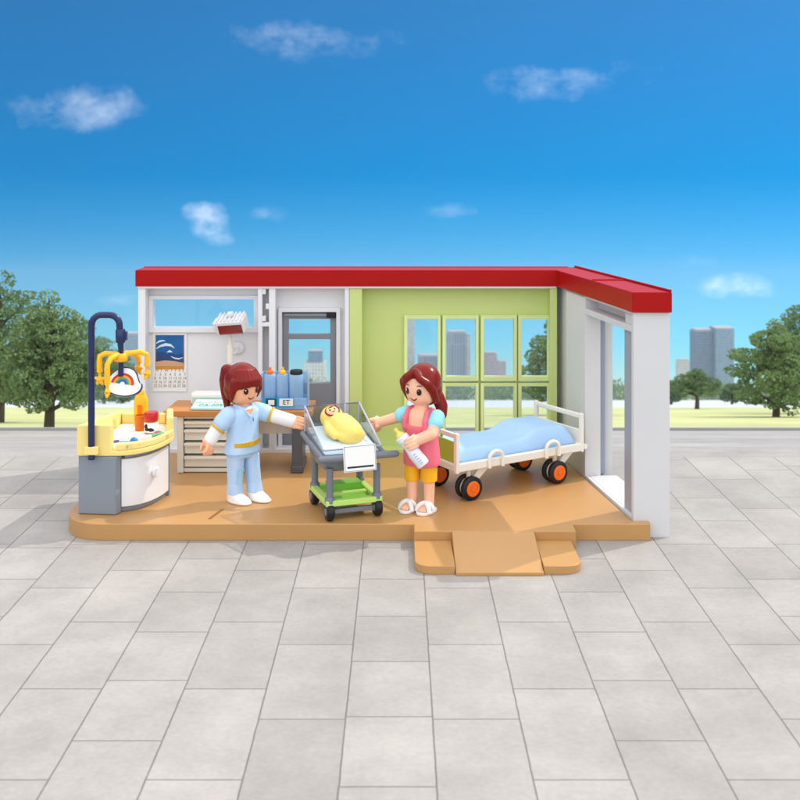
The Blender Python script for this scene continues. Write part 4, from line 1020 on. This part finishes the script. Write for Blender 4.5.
def facade(name, wall, win, sx, sz, mortar=0.35):
    m = bpy.data.materials.new(name); m.use_nodes = True
    nt = m.node_tree; N = nt.nodes; L = nt.links; p = N['Principled BSDF']
    tc = N.new('ShaderNodeTexCoord'); sp = N.new('ShaderNodeSeparateXYZ'); L.new(tc.outputs['Object'], sp.inputs[0])
    ad = N.new('ShaderNodeMath'); L.new(sp.outputs[0], ad.inputs[0]); L.new(sp.outputs[1], ad.inputs[1])
    cb_ = N.new('ShaderNodeCombineXYZ'); L.new(ad.outputs[0], cb_.inputs[0]); L.new(sp.outputs[2], cb_.inputs[1])
    br = N.new('ShaderNodeTexBrick'); br.offset = 0; br.inputs['Scale'].default_value = 1; br.inputs['Brick Width'].default_value = sx*K; br.inputs['Row Height'].default_value = sz*K
    br.inputs['Mortar Size'].default_value = mortar*min(sx,sz)*K*0.5; br.inputs['Mortar'].default_value = (*wall,1)
    br.inputs['Color1'].default_value = (*win,1); br.inputs['Color2'].default_value = (*[c*1.5 for c in win],1)
    L.new(cb_.outputs[0], br.inputs['Vector']); L.new(br.outputs['Color'], p.inputs['Base Color']); p.inputs['Roughness'].default_value = 0.5
    return m
F_blue = facade('blue_grey_facade', (0.12,0.20,0.32), (0.05,0.11,0.20), 110, 130)  # blue of the distance haze is mixed into these facade colours
F_grey = facade('grey_violet_facade', (0.30,0.35,0.45), (0.12,0.18,0.28), 120, 2400)  # pushed towards blue to paint in distance haze
F_pale = facade('pale_facade', (0.55,0.57,0.60), (0.30,0.34,0.40), 100, 140)
F_mauve = facade('mauve_facade', (0.40,0.36,0.43), (0.22,0.22,0.30), 110, 130)
F_white = facade('white_facade', (0.72,0.72,0.74), (0.35,0.38,0.44), 130, 150)
def tower(name, label, Y, px0, px1, ytop, mat, extra=(), depth=None, roof=None):
    x0, x1 = xp(px0,Y), xp(px1,Y); zb = zt(Y); zt_ = 200-(ytop-182)*Y/1048; d = depth or (x1-x0)*0.8
    t = thing(name, label, 'building', ((x0+x1)/2,Y,zb))
    off = ((x0+x1)/2, Y, zb)
    MB().box(x0,x1,Y,Y+d,zb-20,zt_).build('wall', mat, t, off=off)
    MB().box(x0+0.08*(x1-x0),x1-0.08*(x1-x0),Y+0.1*d,Y+0.9*d,zt_+0.5,zt_+0.02*(zt_-zb)+15).build('roof', roof or M['kerb'], t, off=off)
    for (a,b,yt,mm,dy) in extra:
        xa, xb = xp(a,Y), xp(b,Y); z1 = 200-(yt-182)*Y/1048
        MB().box(xa,xb,Y-dy,Y+d*0.9,zb-20,z1).build('wing', mm, t, off=off)
        MB().box(xa+20,xb-20,Y-dy+20,Y+d*0.8,z1+0.5,z1+30).build('wing_roof', roof or M['kerb'], t, off=off)
    return t
F_blue2 = facade('lighter_blue_facade', (0.19,0.29,0.43), (0.10,0.19,0.31), 110, 130)  # painted distance haze in the blue here too
tower('office_tower', 'tall blue grey twin tower block on the right skyline', 46000, 694, 713.5, 331.5, F_blue, [(713.6,732,328.0,F_blue2,300)])
tower('office_block', 'pale low block left of the blue twin tower', 50000, 678, 689.5, 361, F_pale)
tower('office_tower', 'grey violet tower seen through the second lime window', 45000, 447, 466.5, 333.5, F_grey, [(466.6,471,336,F_pale,-200)])
tower('office_tower', 'pale slim tower at the edge of the first lime window', 48000, 405, 414.8, 300, F_pale)
tower('office_block', 'grey block above the hair of the mother in the window', 47000, 418, 440, 357, F_grey)
tower('office_block', 'mauve stepped block seen through the third lime window', 46000, 484, 497, 354, F_mauve, [(497.1,506,362,F_mauve,0)])
tower('office_block', 'white block with a blue grey upper box seen through the door', 44500, 304, 325, 363, F_white, [(308,322,352,F_blue2,-100)])
tower('office_tower', 'blue grey tower behind the mobile at the left end of the room', 46500, 124, 142, 335, F_blue2)

# ------------------------------------------------------------------ the air over the park
hm = bpy.data.materials.new('pale_air'); hm.use_nodes = True
nt = hm.node_tree; nt.nodes.remove(nt.nodes['Principled BSDF'])
pv = nt.nodes.new('ShaderNodeVolumePrincipled'); pv.inputs['Color'].default_value = (0.86,0.92,1.0,1); pv.inputs['Density'].default_value = HAZE; pv.inputs['Anisotropy'].default_value = 0.0
nt.links.new(pv.outputs[0], nt.nodes['Material Output'].inputs['Volume'])
hz_top = lambda Y: 1500 - 0.103*(Y+1700)
zb_ = zt(60000)-400
tag(MB().hexa([(-71000,-1700,zb_),(71000,-1700,zb_),(71000,61000,zb_),(-71000,61000,zb_),(-71000,-1700,hz_top(-1700)),(71000,-1700,hz_top(-1700)),(71000,61000,hz_top(61000)),(-71000,61000,hz_top(61000))]).build('haze', hm, smooth=False), 'pale blue air over the park and city', None, kind='stuff')

# ------------------------------------------------------------------ sky, sun, camera
SUN_AZ = Vector((0.86, 0.50)).normalized(); SUN_EL = 47
sv = Vector((SUN_AZ.x*math.cos(R(SUN_EL)), SUN_AZ.y*math.cos(R(SUN_EL)), math.sin(R(SUN_EL))))
w = bpy.data.worlds.new('World'); scene.world = w; w.use_nodes = True
nt = w.node_tree; N = nt.nodes; L = nt.links
bg = N['Background']; bg.inputs['Strength'].default_value = 0.1
tc = N.new('ShaderNodeTexCoord')
va = N.new('ShaderNodeVectorMath'); va.operation = 'ADD'; va.inputs[1].default_value = (0,0,SL+0.012); L.new(tc.outputs['Generated'], va.inputs[0])
vn = N.new('ShaderNodeVectorMath'); vn.operation = 'NORMALIZE'; L.new(va.outputs[0], vn.inputs[0])
sky = N.new('ShaderNodeTexSky'); sky.sky_type = 'NISHITA'; sky.sun_disc = False; sky.sun_elevation = R(SUN_EL); sky.sun_rotation = math.atan2(SUN_AZ.x, SUN_AZ.y)
sky.altitude = 0; sky.air_density = 1.0; sky.dust_density = 0.3; sky.ozone_density = 2.5
L.new(vn.outputs[0], sky.inputs['Vector'])
hs = N.new('ShaderNodeHueSaturation'); hs.inputs['Saturation'].default_value = 1.1; hs.inputs['Hue'].default_value = 0.49; L.new(sky.outputs[0], hs.inputs['Color'])
se = N.new('ShaderNodeSeparateXYZ'); L.new(vn.outputs[0], se.inputs[0])
rp = N.new('ShaderNodeValToRGB'); L.new(se.outputs[2], rp.inputs[0])
rp.color_ramp.elements[0].position = 0.0; rp.color_ramp.elements[0].color = (0.95,1.05,1.08,1)
rp.color_ramp.elements[1].position = 0.22; rp.color_ramp.elements[1].color = (0.0,0.62,1.0,1)
e = rp.color_ramp.elements.new(0.07); e.color = (0.34,0.95,1.2,1)
e = rp.color_ramp.elements.new(0.6); e.color = (0.5,0.75,0.95,1)
tm = N.new('ShaderNodeVectorMath'); tm.operation = 'MULTIPLY'; L.new(hs.outputs[0], tm.inputs[0]); L.new(rp.outputs[0], tm.inputs[1])
# clouds
nz = N.new('ShaderNodeTexNoise'); nz.inputs['Scale'].default_value = 9; nz.inputs['Detail'].default_value = 9; nz.inputs['Roughness'].default_value = 0.6
mp = N.new('ShaderNodeMapping'); mp.inputs['Scale'].default_value = (1,1,1.8); L.new(vn.outputs[0], mp.inputs['Vector']); L.new(mp.outputs[0], nz.inputs['Vector'])
def math_(op, a, b=None, clamp=False):
    n = N.new('ShaderNodeMath'); n.operation = op; n.use_clamp = clamp
    for i, v in enumerate((a, b)):
        if v is None: continue
        if isinstance(v, (int, float)): n.inputs[i].default_value = v
        else: L.new(v, n.inputs[i])
    return n.outputs[0]
wn = N.new('ShaderNodeTexNoise'); wn.inputs['Scale'].default_value = 16; wn.inputs['Detail'].default_value = 6; wn.inputs['Roughness'].default_value = 0.6; L.new(tc.outputs['Generated'], wn.inputs['Vector'])
warp = math_('ADD', math_('MULTIPLY', wn.outputs['Fac'], 4.2), -0.95)
mask = None
for (px, py, sx, sz, amt) in ((199,211,20,9,0.75),(212,224,16,11,0.75),(222,238,13,6,0.55),(264,214,22,8,0.45),(120,300,42,10,0.55),(445,211,26,7,0.35),(732,287,46,9,0.9),(690,262,20,6,0.2),(560,80,60,16,0.5),(90,110,70,18,0.5),(300,40,80,16,0.45),(235,325,24,10,0.3)):
    d = Vector((px-400,1048,182-py)).normalized(); l = 1100
    c = N.new('ShaderNodeVectorMath'); c.operation = 'SUBTRACT'; L.new(tc.outputs['Generated'], c.inputs[0]); c.inputs[1].default_value = d
    s_ = N.new('ShaderNodeVectorMath'); s_.operation = 'MULTIPLY'; s_.inputs[1].default_value = (l/sx, 6, l/sz); L.new(c.outputs[0], s_.inputs[0])
    ln = N.new('ShaderNodeVectorMath'); ln.operation = 'LENGTH'; L.new(s_.outputs[0], ln.inputs[0])
    q = math_('MULTIPLY', math_('SUBTRACT', warp, ln.outputs['Value'], True), amt)
    mask = q if mask is None else math_('MAXIMUM', mask, q)
fine = N.new('ShaderNodeTexNoise'); fine.inputs['Scale'].default_value = 34; fine.inputs['Detail'].default_value = 8; fine.inputs['Roughness'].default_value = 0.62
mp2 = N.new('ShaderNodeMapping'); mp2.inputs['Scale'].default_value = (1,1,1.6); L.new(tc.outputs['Generated'], mp2.inputs['Vector']); L.new(mp2.outputs[0], fine.inputs['Vector'])
shp = N.new('ShaderNodeMapRange'); shp.inputs['From Min'].default_value = 0.33; shp.inputs['From Max'].default_value = 0.75; L.new(fine.outputs['Fac'], shp.inputs['Value'])
wisps = math_('MULTIPLY', math_('MULTIPLY', mask, shp.outputs[0], True), 0.42)
# unseen broken cloud added overhead and behind the viewer as neutral fill light
sp = N.new('ShaderNodeSeparateXYZ'); L.new(tc.outputs['Generated'], sp.inputs[0])
up = N.new('ShaderNodeMapRange'); up.inputs['From Min'].default_value = 0.30; up.inputs['From Max'].default_value = 0.55; L.new(sp.outputs[2], up.inputs['Value'])
bk = N.new('ShaderNodeMapRange'); bk.inputs['From Min'].default_value = -0.05; bk.inputs['From Max'].default_value = -0.45; L.new(sp.outputs[1], bk.inputs['Value'])
hz = N.new('ShaderNodeMapRange'); hz.inputs['From Min'].default_value = -0.02; hz.inputs['From Max'].default_value = 0.12; L.new(sp.outputs[2], hz.inputs['Value'])
cover = math_('MAXIMUM', up.outputs[0], math_('MULTIPLY', bk.outputs[0], hz.outputs[0]))
bign = N.new('ShaderNodeMapRange'); bign.inputs['From Min'].default_value = 0.30; bign.inputs['From Max'].default_value = 0.52; L.new(nz.outputs['Fac'], bign.inputs['Value'])
cloudf = math_('MAXIMUM', wisps, math_('MULTIPLY', cover, bign.outputs[0], True))
mx = N.new('ShaderNodeMix'); mx.data_type = 'RGBA'; mx.inputs[7].default_value = (17.0, 17.0, 17.2, 1)
L.new(cloudf, mx.inputs[0]); L.new(tm.outputs[0], mx.inputs[6]); L.new(mx.outputs[2], bg.inputs['Color'])

sl_ = bpy.data.lights.new('sun', 'SUN'); sl_.energy = 2.0; sl_.angle = R(0.6); sl_.color = (1.0, 0.95, 0.87)
so = bpy.data.objects.new('sun', sl_); col.objects.link(so); so.rotation_euler = sv.to_track_quat('Z','Y').to_euler(); so.location = sv*30

cam = bpy.data.cameras.new('camera'); co = bpy.data.objects.new('camera', cam); col.objects.link(co); scene.camera = co
co.location = (0,0,200*K); co.rotation_euler = (R(90),0,0)
cam.sensor_width = 36; cam.lens = 36*1048/800; cam.shift_y = -(400-182)/800; cam.clip_start = 0.1; cam.clip_end = 10000
cam.dof.use_dof = True; cam.dof.focus_distance = 668*K; cam.dof.aperture_fstop = 1.8

scene.view_settings.view_transform = 'Standard'; scene.view_settings.look = 'None'; scene.view_settings.gamma = 1
scene.view_settings.exposure = 0.2
scene.render.engine = 'CYCLES'
try:
    scene.cycles.use_denoising = True; scene.cycles.transparent_max_bounces = 24; scene.cycles.max_bounces = 10
except Exception: pass
